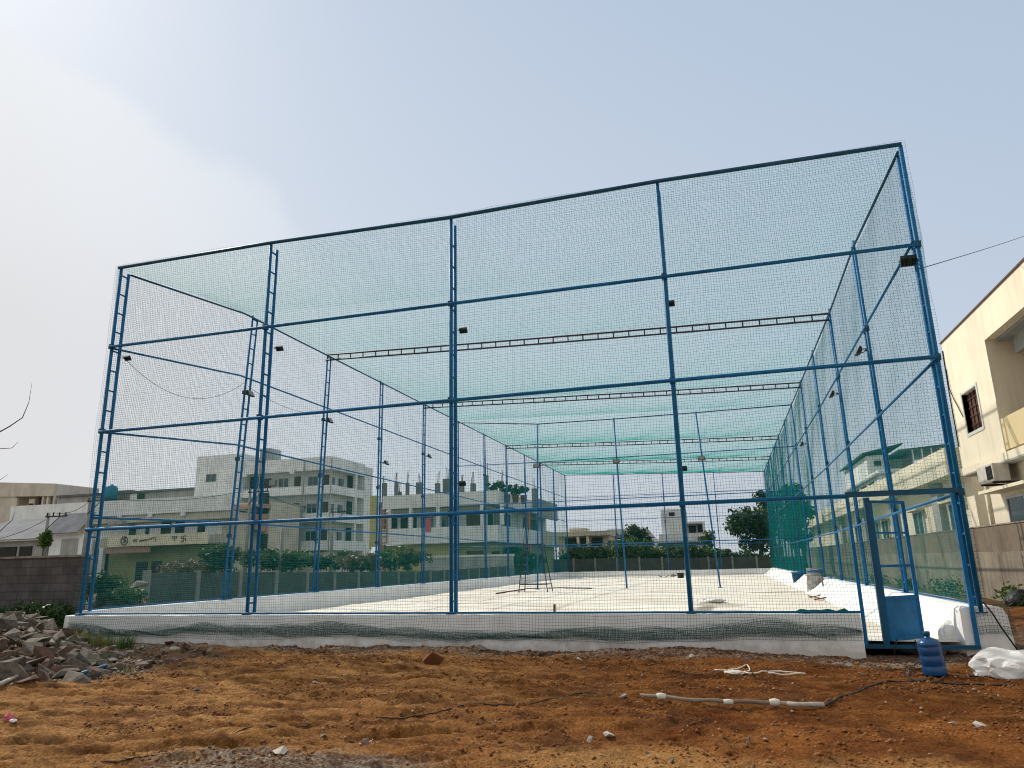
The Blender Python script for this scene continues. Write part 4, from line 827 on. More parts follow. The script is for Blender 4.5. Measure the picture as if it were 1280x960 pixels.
# lower cream house behind
lh = thing('low_cream_house', 'long single-storey cream house with a deep overhanging parapet beyond the right-hand wall', 'house', (7.5, 27.6, 0))
boxes('parapet', 'cream', lh, [(7.5, 7.7, 27.7, 78, 4.12, 5.05), (7.702, 16, 27.7, 27.9, 4.12, 5.05)]); boxes('soffit', 'cream_pale', lh, [(7.702, 8.3, 27.9, 78, 4.15, 4.3)])
boxes('wall', 'cream', lh, [(8.2, 8.4, 27.75, 78, 0, 4.149), (8.402, 16, 27.75, 27.95, 0, 4.1)]); boxes('roof', 'grey_far', lh, [(7.71, 16, 27.91, 78, 4.32, 4.45)])
for y in (31.2, 39, 47, 56): boxes('pilaster', 'grey_far', lh, [(7.95, 8.198, y, y+.9, 0, 4.14)])
for y0 in (29.0, 34.5, 41.5, 44, 50): 
    f = boxes('window', 'frame_w', lh, [(8.12, 8.197, y0, y0+1.68, 2.0, 2.1), (8.12, 8.197, y0, y0+1.68, 3.25, 3.315), (8.12, 8.197, y0, y0+.08, 2.1, 3.25), (8.12, 8.197, y0+1.6, y0+1.68, 2.1, 3.25), (8.12, 8.197, y0+.8, y0+.87, 2.1, 3.25)]); boxes('pane', 'glass', f, [(8.16, 8.19, y0+.081, y0+1.599, 2.1, 3.25)]); boxes('window_ledge', 'cream_pale', lh, [(7.85, 8.198, y0-.2, y0+1.9, 3.32, 3.4)])
# white house with green sheds on its roof
wh = thing('rooftop_shed_house', 'white house with dark green sheet roofs on its terrace, above the low cream house', 'house', (10, 48, 0))
boxes('wall', 'white_far', wh, [(8.9, 15, 46, 58, 4.46, 6.35), (8.9, 10.2, 49, 58, 6.352, 7.55)])
boxes('ledge', 'grey_far', wh, [(8.7, 15.2, 45.8, 58.2, 6.0, 6.12)])
for k in range(3): boxes('window', 'dark', wh, [(8.82, 8.899, 47.5+k*2.6, 49+k*2.6, 4.9, 5.8)])
boxes('roof_room', 'grey_far', wh, [(10.25, 11.6, 49.5, 54, 6.352, 7.3)])
boxes('window', 'dark', wh, [(9.3, 9.7, 48.92, 48.99, 6.9, 7.2)])
b = MB(); b.hexa([(8.6, 48.5, 7.6), (10.9, 48.2, 8.05), (10.9, 58, 8.05), (8.6, 58, 7.6), (8.6, 48.5, 7.68), (10.9, 48.2, 8.13), (10.9, 58, 8.13), (8.6, 58, 7.68)]); b.build('sheet_roof', 'darkroof', wh)
b = MB(); b.hexa([(10.2, 46.5, 7.42), (13.0, 46.5, 7.62), (13, 53, 7.62), (10.2, 53, 7.42), (10.2, 46.5, 7.5), (13.0, 46.5, 7.7), (13, 53, 7.7), (10.2, 53, 7.5)]); b.build('sheet_roof', 'darkroof', wh)
for x in (11.0, 11.5, 12, 12.5): MB().tube([(x, 46.7, 6.35), (x, 46.7, 7.5)], .04, 6).build('prop', 'white_far', wh)

# ------------------------------------------------------------------ vegetation
tree('round_tree', 'broad dense tree with a rounded crown beyond the far right end of the court', 3.4, 80, 0, 7.2, 3.3, 'leaf_dark', 7000, .22, seed=1, trunk=.22, clumps=44)
tree('sparse_tree', 'thin taller tree with scattered tufts rising behind the round tree', 4.6, 84, 0, 9.0, 1.9, 'leaf_dark', 1200, .22, seed=2, trunk=.5, clumps=14)
tree('wall_tree', 'bright leafy tree showing through the gathered green netting on the right', 4.85, 56, 0, 7.4, 1.2, 'leaf_dark', 2300, .17, seed=3, trunk=.25, clumps=34)
tree('wall_tree', 'tree beside the low cream house, right of the gathered netting', 5.9, 62, 0, 6.3, 1.1, 'leaf_dark', 2400, .18, seed=4, trunk=.3)
tree('dark_tree', 'dark bushy tree in front of the dark weathered roof', -10.2, 88, 0, 5.9, 2.0, 'leaf_dark', 2600, .2, seed=5, trunk=.25)
tree('garden_tree', 'large dark green tree hiding the right end of the emblem house', aty(277, 690, 57)[0], 57, 0, 4.2, 2.2, 'leaf_dark', 2800, .2, seed=6, trunk=.2)
tree('small_tree', 'slim tree right of the tall white house beyond the far end', aty(884, 670, 90)[0], 90, 0, 5.0, 1.0, 'leaf', 800, .2, seed=7, trunk=.4)
for k, (px, pt, w_, m_) in enumerate(((724, 682, 1.5, 'leaf'), (742, 680, 1.5, 'leaf_dark'), (768, 674, 1.6, 'leaf_yellow'), (790, 668, 1.9, 'leaf'), (810, 680, 1.7, 'leaf'), (832, 683, 1.8, 'leaf'), (856, 681, 1.7, 'leaf_dark'), (880, 683, 1.6, 'leaf'), (900, 686, 1.2, 'leaf_dark'), (930, 690, 1.6, 'leaf_dark'))):
    lab = ['leftmost shrub in the hedge behind the far panel wall', 'dark shrub in the hedge, in front of the pillared bungalow', 'yellow-green shrub in the hedge behind the far panel wall', 'tallest green shrub of the hedge, below the dark tree', 'mid-green hedge shrub just left of the tall white house', 'hedge shrub under the small window of the tall white house', 'dark hedge shrub in front of the canopy of the tall white house', 'hedge shrub in front of the right end of the tall white house', 'small dark hedge shrub right of the tall white house', 'low dark shrub under the round tree behind the far wall'][k]
    shrub('hedge_shrub', lab, px, 712, pt, 76+(k % 3)*1.2, w_*1.25, m_, 1300, .17, 'hedge behind the far panel wall', 20+k)
for k, (px, pt, Y, w_, m_, lab) in enumerate(((345, 689, 48, 1.6, 'leaf_dark', 'dark shrub in front of the left end of the large white house'), (368, 688, 50, 1.9, 'leaf', 'rounded shrub before the middle of the large white house'), (398, 693, 52, 1.3, 'leaf_dark', 'low dark shrub left of the bare concrete pole'), (432, 690, 54, 1.6, 'leaf_dark', 'dark shrub right of the bare concrete pole'), (485, 688, 46, 1.3, 'leaf', 'leafy shrub below the yellow ground floor'), (510, 684, 46, 1.5, 'leaf_yellow', 'yellow-flowered shrub below the unfinished house'), (324, 683, 50, 1.5, 'leaf_dark', 'dark shrub beside the pink balcony house'), (660, 690, 60, 1.6, 'leaf_dark', 'dark shrub at the foot of the side of the unfinished house'), (640, 682, 66, 1.5, 'leaf_dark', 'shrub under the balcony corner of the unfinished house'))):
    shrub('garden_shrub', lab, px, 714, pt, Y, w_, m_, 1100, .14, None, 60+k)
shrub('dry_brush', 'heap of dry grey-brown brushwood behind the panel wall', 452, 714, 694, 44, 1.7, 'leaf_dry', 1200, .16, None, 80)
shrub('dry_brush', 'low dry brush along the panel wall top, beneath the emblem house', 232, 718, 703, 26, 1.3, 'leaf_dry', 500, .10, None, 81)
shrub('corner_shrub', 'dusty shrub inside the left corner of the court, beside the first panel', 128, 752, 712, 17.5, .8, 'leaf_dark', 900, .07, None, 82)
shrub('corner_shrub', 'low dusty green growth between the rubble and the panel wall end', 158, 757, 734, 17.4, .7, 'leaf', 600, .06, None, 83)
for k, (px, w_, pt) in enumerate(((12, .9, 758), (40, .9, 754), (68, .8, 754), (90, .5, 758))): shrub('wall_creeper', ['dark creeper at the far left of the block wall foot', 'dark creeper rising behind the rubble against the block wall', 'dense dark creeper left of the cage corner', 'dark creeper in the gap beside the plinth corner'][k], px, 800, pt, 15.0, w_, 'leaf_dark', 1500, .06, 'dark creepers along the block wall', 84+k)

for k, (x_, y_) in enumerate(((6.5, 20.0), (6.4, 25.5), (6.4, 31), (6.5, 37))):
    t = thing('wall_weeds', ['low weeds between the right plinth and the boundary wall, nearest the gate', 'green weeds at the foot of the boundary wall, second clump from the gate', 'green weeds at the foot of the boundary wall, beyond the second clump', 'farthest clump of weeds along the foot of the boundary wall'][k], 'weeds', (x_, y_, .2), 'weeds along the boundary wall'); crown('foliage', (x_, y_, .40), (.35, 2.2, .28), 420, .06, 'leaf', t, 20, 130+k); MB().tube([(x_, y_, -.1), (x_, y_, .5)], .012, 5).build('stem', 'bark', t)
# electric poles
def epole(label, px, pyt, Y, arm=True, h0=0, m='pole_c', name='electric_pole'):
    x, z = aty(px, pyt, Y); t = thing(name, label, 'electric pole', (x, Y, 0))
    MB().tube([(x, Y, -.2), (x, Y, z)], [.17, .10], 8).build('pole', m, t, smooth=True)
    if arm:
        MB().box(x-.15, x+1.9, Y-.09, Y-.13, z-.35, z-.25).build('cross_arm', 'black', t)
        for k in range(4): MB().lathe([(.03, 0), (.07, .05), (.03, .12), (.06, .18), (.02, .24)], (x+k*.58, Y-.11, z-.249), 8).build('insulator', 'black', t)
        MB().tube([(x, Y-.11, z-1.3), (x+1.2, Y-.11, z-.36)], .035, 5).build('stay', 'black', t)
    return x, z
pA = epole('dark electric pole wrapped in green vines behind the block wall', 61, 641, 42)
t = thing('pole_vine', 'green vine climbing the electric pole behind the block wall', 'vine', (pA[0]+.25, 41.8, 0)); crown('foliage', (pA[0]+.3, 41.8, pA[1]-2.4), (.55, .45, 1.5), 900, .13, 'leaf', t, 14, 95)
MB().tube([(pA[0]+.25, 41.8, -.1), (pA[0]+.2, 41.75, pA[1]-1.6)], .03, 5).build('stem', 'bark', t)
pB = epole('electric pole with a cross-arm seen behind the left corner post', 113, 622, 46); pC = epole('electric pole with a cross-arm before the left part of the large white house', 313, 611, 52); pD = epole('bare concrete pole with a short arm, before the large white house corner', 416, 636, 56)
pE = epole('thin pole with a lamp arm in front of the large white house', 353, 660, 48, False)
def wire(a, b, s, label, r=.02):
    o = MB(); a = Vector(a); b = Vector(b); P = []
    for i in range(17): t = i/16; p = a.lerp(b, t); p.z -= s*4*t*(1-t); P.append(p)
    o = o.tube(P, r, 4).build('overhead_wire', 'black'); return tag(o, label, 'wire')
wire((pA[0]+.5, 41.9, pA[1]), (pB[0]+.5, 45.9, pB[1]), .5, 'wire between the vine-covered pole and the pole behind the left corner post')
wire((pB[0]+.5, 45.9, pB[1]), (pC[0]+.5, 51.9, pC[1]), .6, 'wire running from the pole behind the corner post to the large white house')
wire((pC[0]+.5, 51.9, pC[1]), (pD[0]+.5, 55.9, pD[1]), .6, 'wire crossing in front of the large white house')
wire((pA[0]-.1, 41.9, pA[1]-.5), aty(-20, 676, 40)[:1]+(40, aty(-20, 676, 40)[1]), .3, 'lower service wire sloping from the vine-covered pole to the left edge')
wire((XR+.05, D+.1, 6.3), (aty(1300, 288, 30)[0], 30, aty(1300, 288, 30)[1]), .03, 'thin wire from the right front corner of the cage out over the cream house', .008)

# bare twigs of a tree just outside the left edge
bt = thing('bare_tree', 'bare leafless branches reaching in at the left edge', 'tree', (-13.0, 9.3, 0))
def A9(px, py, dy=0): x, z = aty(px, py, 9+dy); return (x, 9+dy, z)
MB().tube([(-13.0, 9.3, -.1), (-12.9, 9.2, 1.5), (-12.6, 9.1, 2.6), A9(-60, 600)], [.09, .07, .05, .03], 7).build('trunk', 'bark', bt, smooth=True)
MB().tube([A9(-60, 600), A9(-10, 545), A9(12, 533), A9(28, 522), A9(36, 503), A9(40, 478)], [.03, .013, .010, .008, .005, .002], 5).build('branch', 'bark', bt)
MB().tube([A9(-60, 600), A9(-20, 570), A9(0, 561), A9(15, 560), A9(23, 552)], [.03, .012, .007, .005, .002], 5).build('branch', 'bark', bt)
MB().tube([A9(-60, 600, .1), A9(-30, 610, .1), A9(0, 600, .1), A9(10, 593, .1)], [.02, .010, .005, .002], 5).build('branch', 'bark', bt)
MB().tube([A9(-80, 640, .1), A9(-30, 668, .1), A9(0, 664, .1), A9(15, 650, .1), A9(19, 640, .1)], [.02, .012, .008, .005, .002], 5).build('branch', 'bark', bt)

# ------------------------------------------------------------------ stones
def rock_mesh(seed, n=16, sub=False, flat=.7, bev=.08):
    g_ = random.Random(seed); bm = bmesh.new()
    for k in range(n):
        v = Vector((g_.gauss(0, 1), g_.gauss(0, 1), g_.gauss(0, 1))).normalized()*g_.uniform(.82, 1); bm.verts.new((v.x, v.y, v.z*flat))
    bmesh.ops.convex_hull(bm, input=bm.verts[:])
    loose = [v for v in bm.verts if not v.link_faces]; bmesh.ops.delete(bm, geom=loose, context='VERTS')
    bmesh.ops.dissolve_limit(bm, angle_limit=R(14), verts=bm.verts[:], edges=bm.edges[:])
    bmesh.ops.bevel(bm, geom=bm.edges[:], offset=bev, segments=1, affect='EDGES')
    bmesh.ops.triangulate(bm, faces=bm.faces[:]); bmesh.ops.subdivide_edges(bm, edges=bm.edges[:], cuts=1, use_grid_fill=True)
    for v in bm.verts: v.co *= 1+.035*mnoise.noise(v.co*2.3+Vector((seed, 0, 0)))+.02*mnoise.noise(v.co*6)
    me = bpy.data.meshes.new('rock'); bm.to_mesh(me); bm.free(); return me
MESH = {k: rock_mesh(k, [7, 8, 8, 9, 7, 8, 9, 12][k % 8], bev=.025, flat=[.5, .6, .75, .45, .9, .6, .7, .8][k % 8]) for k in range(16)}
MESHM = {}
def stone(name, label, loc, size, k, m, group=None, rot=None, cat='stone'):
    key = (k, m)
    if key not in MESHM: me = MESH[k].copy(); me.materials.append(M[m]); MESHM[key] = me
    o = bpy.data.objects.new(name, MESHM[key]); COL.objects.link(o); o.location = loc
    o.scale = size if hasattr(size, '__len__') else (size,)*3; g_ = random.Random(int(loc[0]*977+loc[1]*331)); o.rotation_euler = rot or (g_.uniform(-.5, .5), g_.uniform(-.5, .5), g_.uniform(0, 6.28)); return tag(o, label, cat, group)
def at_ground(px, py):
    x, y = atz(px, py, 0.0)
    for _ in range(4): x, y = atz(px, py, gz(x, y))
    return x, y, gz(x, y)
# rubble heap: drop stones from the back down, each resting on a rough heap profile
rs = random.Random(11); placed = []
def near_ok(x, y, z, r):
    return all((x-a)**2+(y-b)**2+(z-c)**2 > (.52*(r+q))**2 for a, b, c, q in placed)
tries = 0; ns = 0
while ns < 280 and tries < 14000:
    tries += 1; x = rs.uniform(-14.6, -7.0); y = rs.uniform(7.5, 12.7); hz_ = gz(x, y)
    if -.95*y-x < .12+rs.uniform(0, .25) or y < 7.95+max(0, (x+9.7)*1.25)+.2*mnoise.noise(Vector((x, 0, 0))): continue
    s = rs.choice([.30, .26, .22, .34]) if tries < 2500 else rs.choice([.10, .13, .16, .2]); s *= .7 if -.95*y-x < .6 else 1; z = hz_+s*.15
    if not near_ok(x, y, z, s): continue
    placed.append((x, y, z, s)); m_ = rs.choice(['rock', 'rock', 'rock2', 'rock3', 'rock'])
    adj = {'rock': 'grey-brown', 'rock2': 'pale grey', 'rock3': 'reddish brown'}[m_]
    stone('rubble_stone', f'angular {adj} stone in the rubble heap beside the block wall', (x, y, z), (s*rs.uniform(.9, 1.4), s*rs.uniform(.8, 1.1), s*rs.uniform(.7, 1)), rs.randrange(14), m_, f'{adj} stones of the rubble heap'); ns += 1
# low spill of stones and lumps along the foot of the plinth on the left
for i in range(46):
    q_ = rs.uniform(140, 265); x, y, _ = at_ground(q_, 838-(q_-140)*.12-rs.uniform(0, 28)); s = rs.choice([.04, .06, .08, .10, .14])
    m_ = rs.choice(['rock', 'rock2', 'rock3']); adj = {'rock': 'grey-brown', 'rock2': 'pale', 'rock3': 'reddish'}[m_]
    stone('loose_stone', f'small {adj} stone in the spill at the left foot of the plinth', (x, y, gz(x, y)+s*.25), (s*1.3, s, s*.8), rs.randrange(16), m_, f'small {adj} stones at the foot of the plinth')
x, y, z = at_ground(536, 831); stone('earth_clod', 'large reddish-brown pointed clod of earth lying before the centre of the plinth', (x, y+.1, z+.13), (.22, .2, .25), 2, 'clod', None, (.1, .2, .6), 'clod')
for px, py, s, m_, lab in ((350, 943, .07, 'white_stone', 'pale stone at the edge of the grey gravel patch, lower left'), (403, 932, .05, 'rock2', 'grey pebble above the grey gravel patch'), (395, 854, .05, 'white_stone', 'flat whitish chip lying left of the big clod'), (732, 834, .06, 'rock2', 'grey stone right of the big clod, near the plinth'), (761, 921, .055, 'white_stone', 'bright white stone low in the middle foreground'), (738, 928, .06, 'rock2', 'grey stone beside the bright white one in the middle foreground'), (779, 873, .06, 'white_stone', 'white lump at the left tip of the long pole'), (936, 929, .05, 'rock', 'dark grey pebble below the long pole'), (957, 924, .035, 'white_stone', 'small white chip below the middle of the long pole'), (1060, 834, .06, 'white_stone', 'round white stone left of the gate sill'), (1075, 843, .05, 'white_stone', 'flat white chip below the round white stone'), (725, 820, .07, 'white_stone', 'white shard at the foot of the plinth, right of centre'), (655, 820, .08, 'rock2', 'pale lump at the foot of the plinth near the centre'), (673, 818, .10, 'rock3', 'reddish lump at the foot of the plinth near the centre'), (603, 815, .12, 'rock2', 'grey slab at the foot of the plinth, right of the clod'), (697, 829, .03, 'white_stone', 'tiny white chip below the plinth, right of centre'), (865, 826, .05, 'white_stone', 'white chip below the front post left of the gate'), (455, 933, .07, 'rock3', 'reddish stone above the gravel patch'), (440, 918, .06, 'rock', 'brown stone in the drag mark, lower left of centre'), (840, 954, .06, 'rock', 'dark clod at the bottom edge, right of centre'), (808, 940, .04, 'rock2', 'grey pebble at the bottom, right of centre'), (1190, 905, .05, 'white_stone', 'whitish flake on the red earth, lower right'), (1225, 909, .06, 'white_stone', 'larger whitish flake on the red earth, lower right'), (880, 843, .03, 'white_stone', 'tiny white chip left of the white cord'), (245, 866, .05, 'rock', 'flat grey stone right of the rubble, on the tan earth'), (215, 829, .13, 'rock3', 'rounded reddish stone at the end of the spill'), (270, 823, .05, 'rock2', 'slim pale splinter on the tan earth near the spill')):
    x, y, z = at_ground(px, py); stone('loose_stone', lab, (x, y, z+s*.35), (s*1.2, s, s*.75), (px*7) % 16, m_)
# gravel : countless crumbs, one object
n_ = 5200; gx_ = RNG.uniform(-10.5, 5.0, n_); gy_ = 4.9+7.9*RNG.random(n_)
dens = .35+fbm(gx_*.9, gy_*.9, 3)*1.2+.9*np.exp(-((gy_-12.45)/.45)**2)+1.4*np.exp(-(((gx_+3.6)/1.5)**2+((gy_-5.55)/.8)**2)); keep = RNG.random(n_) < np.clip(dens, .05, 1); gx_, gy_ = gx_[keep], gy_[keep]
s_ = (.006+.016*RNG.random(len(gx_))**3)*(.6+.05*gy_); base = np.array([(1,0,0),(0,1,0),(-1,0,0),(0,-1,0),(0,0,.8),(0,0,-.6)], float); fc = np.array([(0,1,4),(1,2,4),(2,3,4),(3,0,4),(1,0,5),(2,1,5),(3,2,5),(0,3,5)])
rot = RNG.uniform(0, 6.28, len(gx_)); ca, sa = np.cos(rot), np.sin(rot); jit = 1+RNG.uniform(-.35, .35, (len(gx_), 6, 3)); V = base[None]*jit*s_[:, None, None]
V = np.stack([V[..., 0]*ca[:, None]-V[..., 1]*sa[:, None], V[..., 0]*sa[:, None]+V[..., 1]*ca[:, None], V[..., 2]], -1)+np.stack([gx_, gy_, ground_h(gx_, gy_)+s_*.3], -1)[:, None]
Q = (np.arange(len(gx_))[:, None, None]*6+fc[None]).reshape(-1, 3)
tag(fast('gravel', V, Q, mat('gravel_crumbs', (.24, .13, .07), (.44, .35, .26), 1.7, .95, contrast=(.45, .6))), 'loose crumbs of stone and dry soil scattered over the red earth', None, None, 'stuff')

n_ = 60000; gx_ = RNG.uniform(-10.8, 5.1, n_); gy_ = 4.8+8.0*RNG.random(n_)**1.1
dens = .30+fbm(gx_*1.1+7, gy_*2.2+3, 4)*1.9; keep = (RNG.random(n_) < np.clip(dens, .03, 1)) & (-.95*gy_-gx_ < .4); gx_, gy_ = gx_[keep], gy_[keep]
s_ = (.005+.024*RNG.random(len(gx_))**4)*(.7+.04*gy_)
rot = RNG.uniform(0, 6.28, len(gx_)); ca, sa = np.cos(rot), np.sin(rot); jit = 1+RNG.uniform(-.4, .4, (len(gx_), 6, 3)); V = base[None]*jit*s_[:, None, None]
V = np.stack([V[..., 0]*ca[:, None]-V[..., 1]*sa[:, None], V[..., 0]*sa[:, None]+V[..., 1]*ca[:, None], V[..., 2]], -1)+np.stack([gx_, gy_, ground_h(gx_, gy_)+s_*.15], -1)[:, None]
Q = (np.arange(len(gx_))[:, None, None]*6+fc[None]).reshape(-1, 3)
tag(fast('soil_clods', V, Q, mat('soil_crumbs', (.14, .05, .012), (.26, .115, .036), 2.2, .95, contrast=(.4, .62))), 'crumbled clods of red-brown soil strewn over the earth', None, None, 'stuff')

n_ = 9000; gx_ = RNG.uniform(-14.5, -7.0, n_); gy_ = RNG.uniform(7.6, 12.7, n_); keep = (-.95*gy_-gx_ > -.5) & (gy_ > 7.8+np.maximum(0, (gx_+9.7)*1.25)); gx_, gy_ = gx_[keep], gy_[keep]
s_ = .008+.035*RNG.random(len(gx_))**2.5; rot = RNG.uniform(0, 6.28, len(gx_)); ca, sa = np.cos(rot), np.sin(rot); jit = 1+RNG.uniform(-.5, .5, (len(gx_), 6, 3)); V = base[None]*jit*s_[:, None, None]
V = np.stack([V[..., 0]*ca[:, None]-V[..., 1]*sa[:, None], V[..., 0]*sa[:, None]+V[..., 1]*ca[:, None], V[..., 2]], -1)+np.stack([gx_, gy_, ground_h(gx_, gy_)+s_*.2+.015*RNG.random(len(gx_))], -1)[:, None]
Q = (np.arange(len(gx_))[:, None, None]*6+fc[None]).reshape(-1, 3)
tag(fast('rubble_chips', V, Q, mat('rubble_chips', (.10, .08, .062), (.27, .225, .17), 5, .95, contrast=(.4, .62))), 'broken chips and brick crumbs filling the rubble heap', None, None, 'stuff')

# grass tufts
def tuft(px, py, n, h, label, spread=.25, m='grass'):
    x, y, z = at_ground(px, py); g_ = random.Random(px); b = MB()
    for k in range(n):
        a = g_.uniform(0, 6.28); r_ = spread*g_.random()**.6; bx, by = x+math.cos(a)*r_, y+math.sin(a)*r_*.6; bz = gz(bx, by)-.02; hh = h*g_.uniform(.5, 1); lx_, ly_ = g_.uniform(-.5, .5)*hh, g_.uniform(-.5, .5)*hh; w_ = .006; t_ = g_.uniform(0, 3.1); wx, wy = math.cos(t_)*w_, math.sin(t_)*w_; k0 = len(b.v)
        b.v += [(bx-wx, by-wy, bz), (bx+wx, by+wy, bz), (bx+lx_*.4+wx*.8, by+ly_*.4+wy*.8, bz+hh*.6), (bx+lx_*.4-wx*.8, by+ly_*.4-wy*.8, bz+hh*.6), (bx+lx_, by+ly_, bz+hh)]; b.f += [(k0, k0+1, k0+2, k0+3), (k0+3, k0+2, k0+4)]
    o = b.build('grass_tuft', m); return tag(o, label, 'grass', 'weeds at the left foot of the plinth')
tuft(112, 812, 260, .36, 'tall pale grass tuft against the left end of the white plinth', .4); tuft(138, 812, 160, .34, 'grass tuft with dark seed heads, second from the left end of the plinth', .3); tuft(156, 814, 120, .36, 'slender weed against the plinth, right of the grass tufts', .18, 'leaf'); tuft(150, 838, 120, .10, 'low bright green weed beside the blue pipe', .25, 'leaf_yellow'); tuft(120, 826, 120, .2, 'dark green weed among the stones below the tall grass', .25, 'leaf')
tuft(1176, 752, 40, .3, 'small weed at the base of the right corner post', .15)

# ------------------------------------------------------------------ things lying about
# blue water can
x, y, z = at_ground(1170, 845)
wb = thing('water_can', 'blue translucent water can standing on the earth in front of the gate', 'water can', (x, y, z))
tilt = Matrix.Rotation(R(-4), 3, 'Y')
prof = [(.10, .004), (.135, .015), (.138, .03), (.138, .10), (.130, .115), (.130, .13), (.138, .145), (.138, .225), (.130, .24), (.130, .255), (.138, .27), (.138, .335), (.130, .35), (.130, .36), (.136, .375), (.132, .405), (.10, .435), (.055, .455), (.034, .465), (.033, .49)]
MB().lathe([(.138+(r_-.138)*.8 if .03 < h_ < .38 else r_, h_*1.0) for r_, h_ in prof], (x, y, z), 32, tilt).build('body', 'bottle', wb, smooth=True)
MB().lathe([(.036, .488), (.042, .492), (.042, .530), (.034, .537)], (x, y, z), 20, tilt).build('cap', 'blue_dark', wb, smooth=True)
# white sack at the right edge
def sack(name, label, loc, size, seed, m='sack', cat='sack', crumple=.28):
    bm = bmesh.new(); bmesh.ops.create_icosphere(bm, subdivisions=4, radius=1)
    for v in bm.verts:
        p = v.co.copy(); o_ = Vector((seed*3.1, seed, 0)); d = crumple*(.8*mnoise.noise(p*1.2+o_)+.75*(.4-abs(mnoise.noise(p*2.3+o_*2))*1.6)+.55*mnoise.cell(p*3.1+o_)*.5+.35*mnoise.noise(p*4.6+o_))
        p = p*(1+d); p.z = max(p.z, -.45+.1*mnoise.noise(p*3)); v.co = Vector((p.x*size[0], p.y*size[1], (p.z+.45)*size[2]))
    me = bpy.data.meshes.new(name); bm.to_mesh(me); bm.free(); o = link(name, me, m, None, False); o.location = loc; dc = o.modifiers.new('folds', 'DECIMATE'); dc.ratio = .20; sb = o.modifiers.new('soften', 'SUBSURF'); sb.levels = sb.render_levels = 1; return tag(o, label, cat)
x, y, z = at_ground(1266, 846); o = sack('plastic_sack', 'crumpled white woven sack lying on the ground at the right edge', (x+.05, y+.22, z-.02), (.42, .30, .24), 3, crumple=.42); o.rotation_euler = (0, 0, .2)
# cement-bag scraps inside the gate
xs_, ys_ = atz(1192, 798, .22); sack('crumpled_bag', 'crumpled white bag slumped inside the gate against the sunlit plinth', (xs_, ys_+.2, .16), (.17, .15, .2), 5, 'sack', 'bag')
# white bags inside the far court
xs_, ys_ = atz(715, 718, .24); sack('crumpled_bag', 'white bag near the far left corner of the court floor', (xs_, ys_, .2), (.9, .5, .4), 6, 'sack', 'bag', .15)
xs_, ys_ = atz(888, 752, .22); sack('plastic_sheet', 'white plastic sheet lying on the court floor near the damp streak', (xs_, ys_, .2), (.42, .35, .10), 7, 'sack', 'sheet', .4)
# drum, bin, planks
xs_, ys_ = atz(1020, 740, .22); dr = thing('steel_drum', 'battered grey steel drum standing in the court near the right plinth', 'drum', (xs_, ys_, .21))
A_ = Matrix.Rotation(R(3), 3, 'Y'); pr = [(.30, 0), (.31, .02), (.30, .03), (.30, .30), (.315, .32), (.30, .34), (.30, .60), (.315, .62), (.30, .64), (.30, .88), (.31, .9), (.285, .9), (.28, .86)]
MB().lathe([(r_*.98, h_*.96) for r_, h_ in pr], (xs_, ys_, .21), 28, A_).build('body', 'steel', dr, smooth=True); o = MB().lathe([(.302, .72), (.304, .80)], (xs_, ys_, .21), 28, A_).build('band', 'blue', dr, smooth=True)
xs_, ys_ = atz(1002, 731, .22); bb = thing('blue_bin', 'open blue square bin against the right plinth, behind the drum', 'bin', (xs_, ys_, .21)); w_ = .36
b = MB(); b.hexa([(xs_-w_*.9, ys_-w_*.9, .23), (xs_+w_*.9, ys_-w_*.9, .23), (xs_+w_*.9, ys_-w_*.86, .23), (xs_-w_*.9, ys_-w_*.86, .23), (xs_-w_, ys_-w_, .78), (xs_+w_, ys_-w_, .78), (xs_+w_, ys_-w_*.95, .78), (xs_-w_, ys_-w_*.95, .78)])
b.hexa([(xs_-w_*.9, ys_+w_*.86, .23), (xs_+w_*.9, ys_+w_*.86, .23), (xs_+w_*.9, ys_+w_*.9, .23), (xs_-w_*.9, ys_+w_*.9, .23), (xs_-w_, ys_+w_*.95, .78), (xs_+w_, ys_+w_*.95, .78), (xs_+w_, ys_+w_, .78), (xs_-w_, ys_+w_, .78)])
for sx in (-1, 1): b.hexa([(xs_+sx*w_*.9-.012, ys_-w_*.85, .23), (xs_+sx*w_*.9+.012, ys_-w_*.85, .23), (xs_+sx*w_*.9+.012, ys_+w_*.85, .23), (xs_+sx*w_*.9-.012, ys_+w_*.85, .23), (xs_+sx*w_-.012, ys_-w_*.94, .78), (xs_+sx*w_+.012, ys_-w_*.94, .78), (xs_+sx*w_+.012, ys_+w_*.94, .78), (xs_+sx*w_-.012, ys_+w_*.94, .78)])
b.box(xs_-w_*.88, xs_+w_*.88, ys_-w_*.84, ys_+w_*.84, .24, .27); b.build('body', 'blue_dark', bb); boxes('rim', 'blue', bb, [(xs_-w_-.03, xs_+w_+.03, ys_-w_-.03, ys_-w_-.001, .75, .8), (xs_-w_-.03, xs_+w_+.03, ys_+w_+.001, ys_+w_+.03, .75, .8)])
xs_, ys_ = atz(1030, 742, .25); o = MB().bar((xs_+.05, ys_+.2, .25), (xs_+.0, ys_+.25, .85), .05, .12).build('plank', 'bamboo'); tag(o, 'short wooden plank leaning beside the steel drum', 'plank')
for k, (p0, p1) in enumerate((((1012, 746), (1038, 741)), ((1018, 749), (1036, 745)), ((1010, 744), (1030, 748)))):
    a, c = atz(*p0, .26), atz(*p1, .30); o = MB().tube([(a[0], a[1], .245), (c[0], c[1], .28)], .018, 6).build('steel_rod', 'clod'); tag(o, ['upper rusty rod lying in front of the drum', 'lower rusty rod lying in front of the drum', 'rusty rod crossing the other two in front of the drum'][k], 'rod', 'rusty rods by the drum')
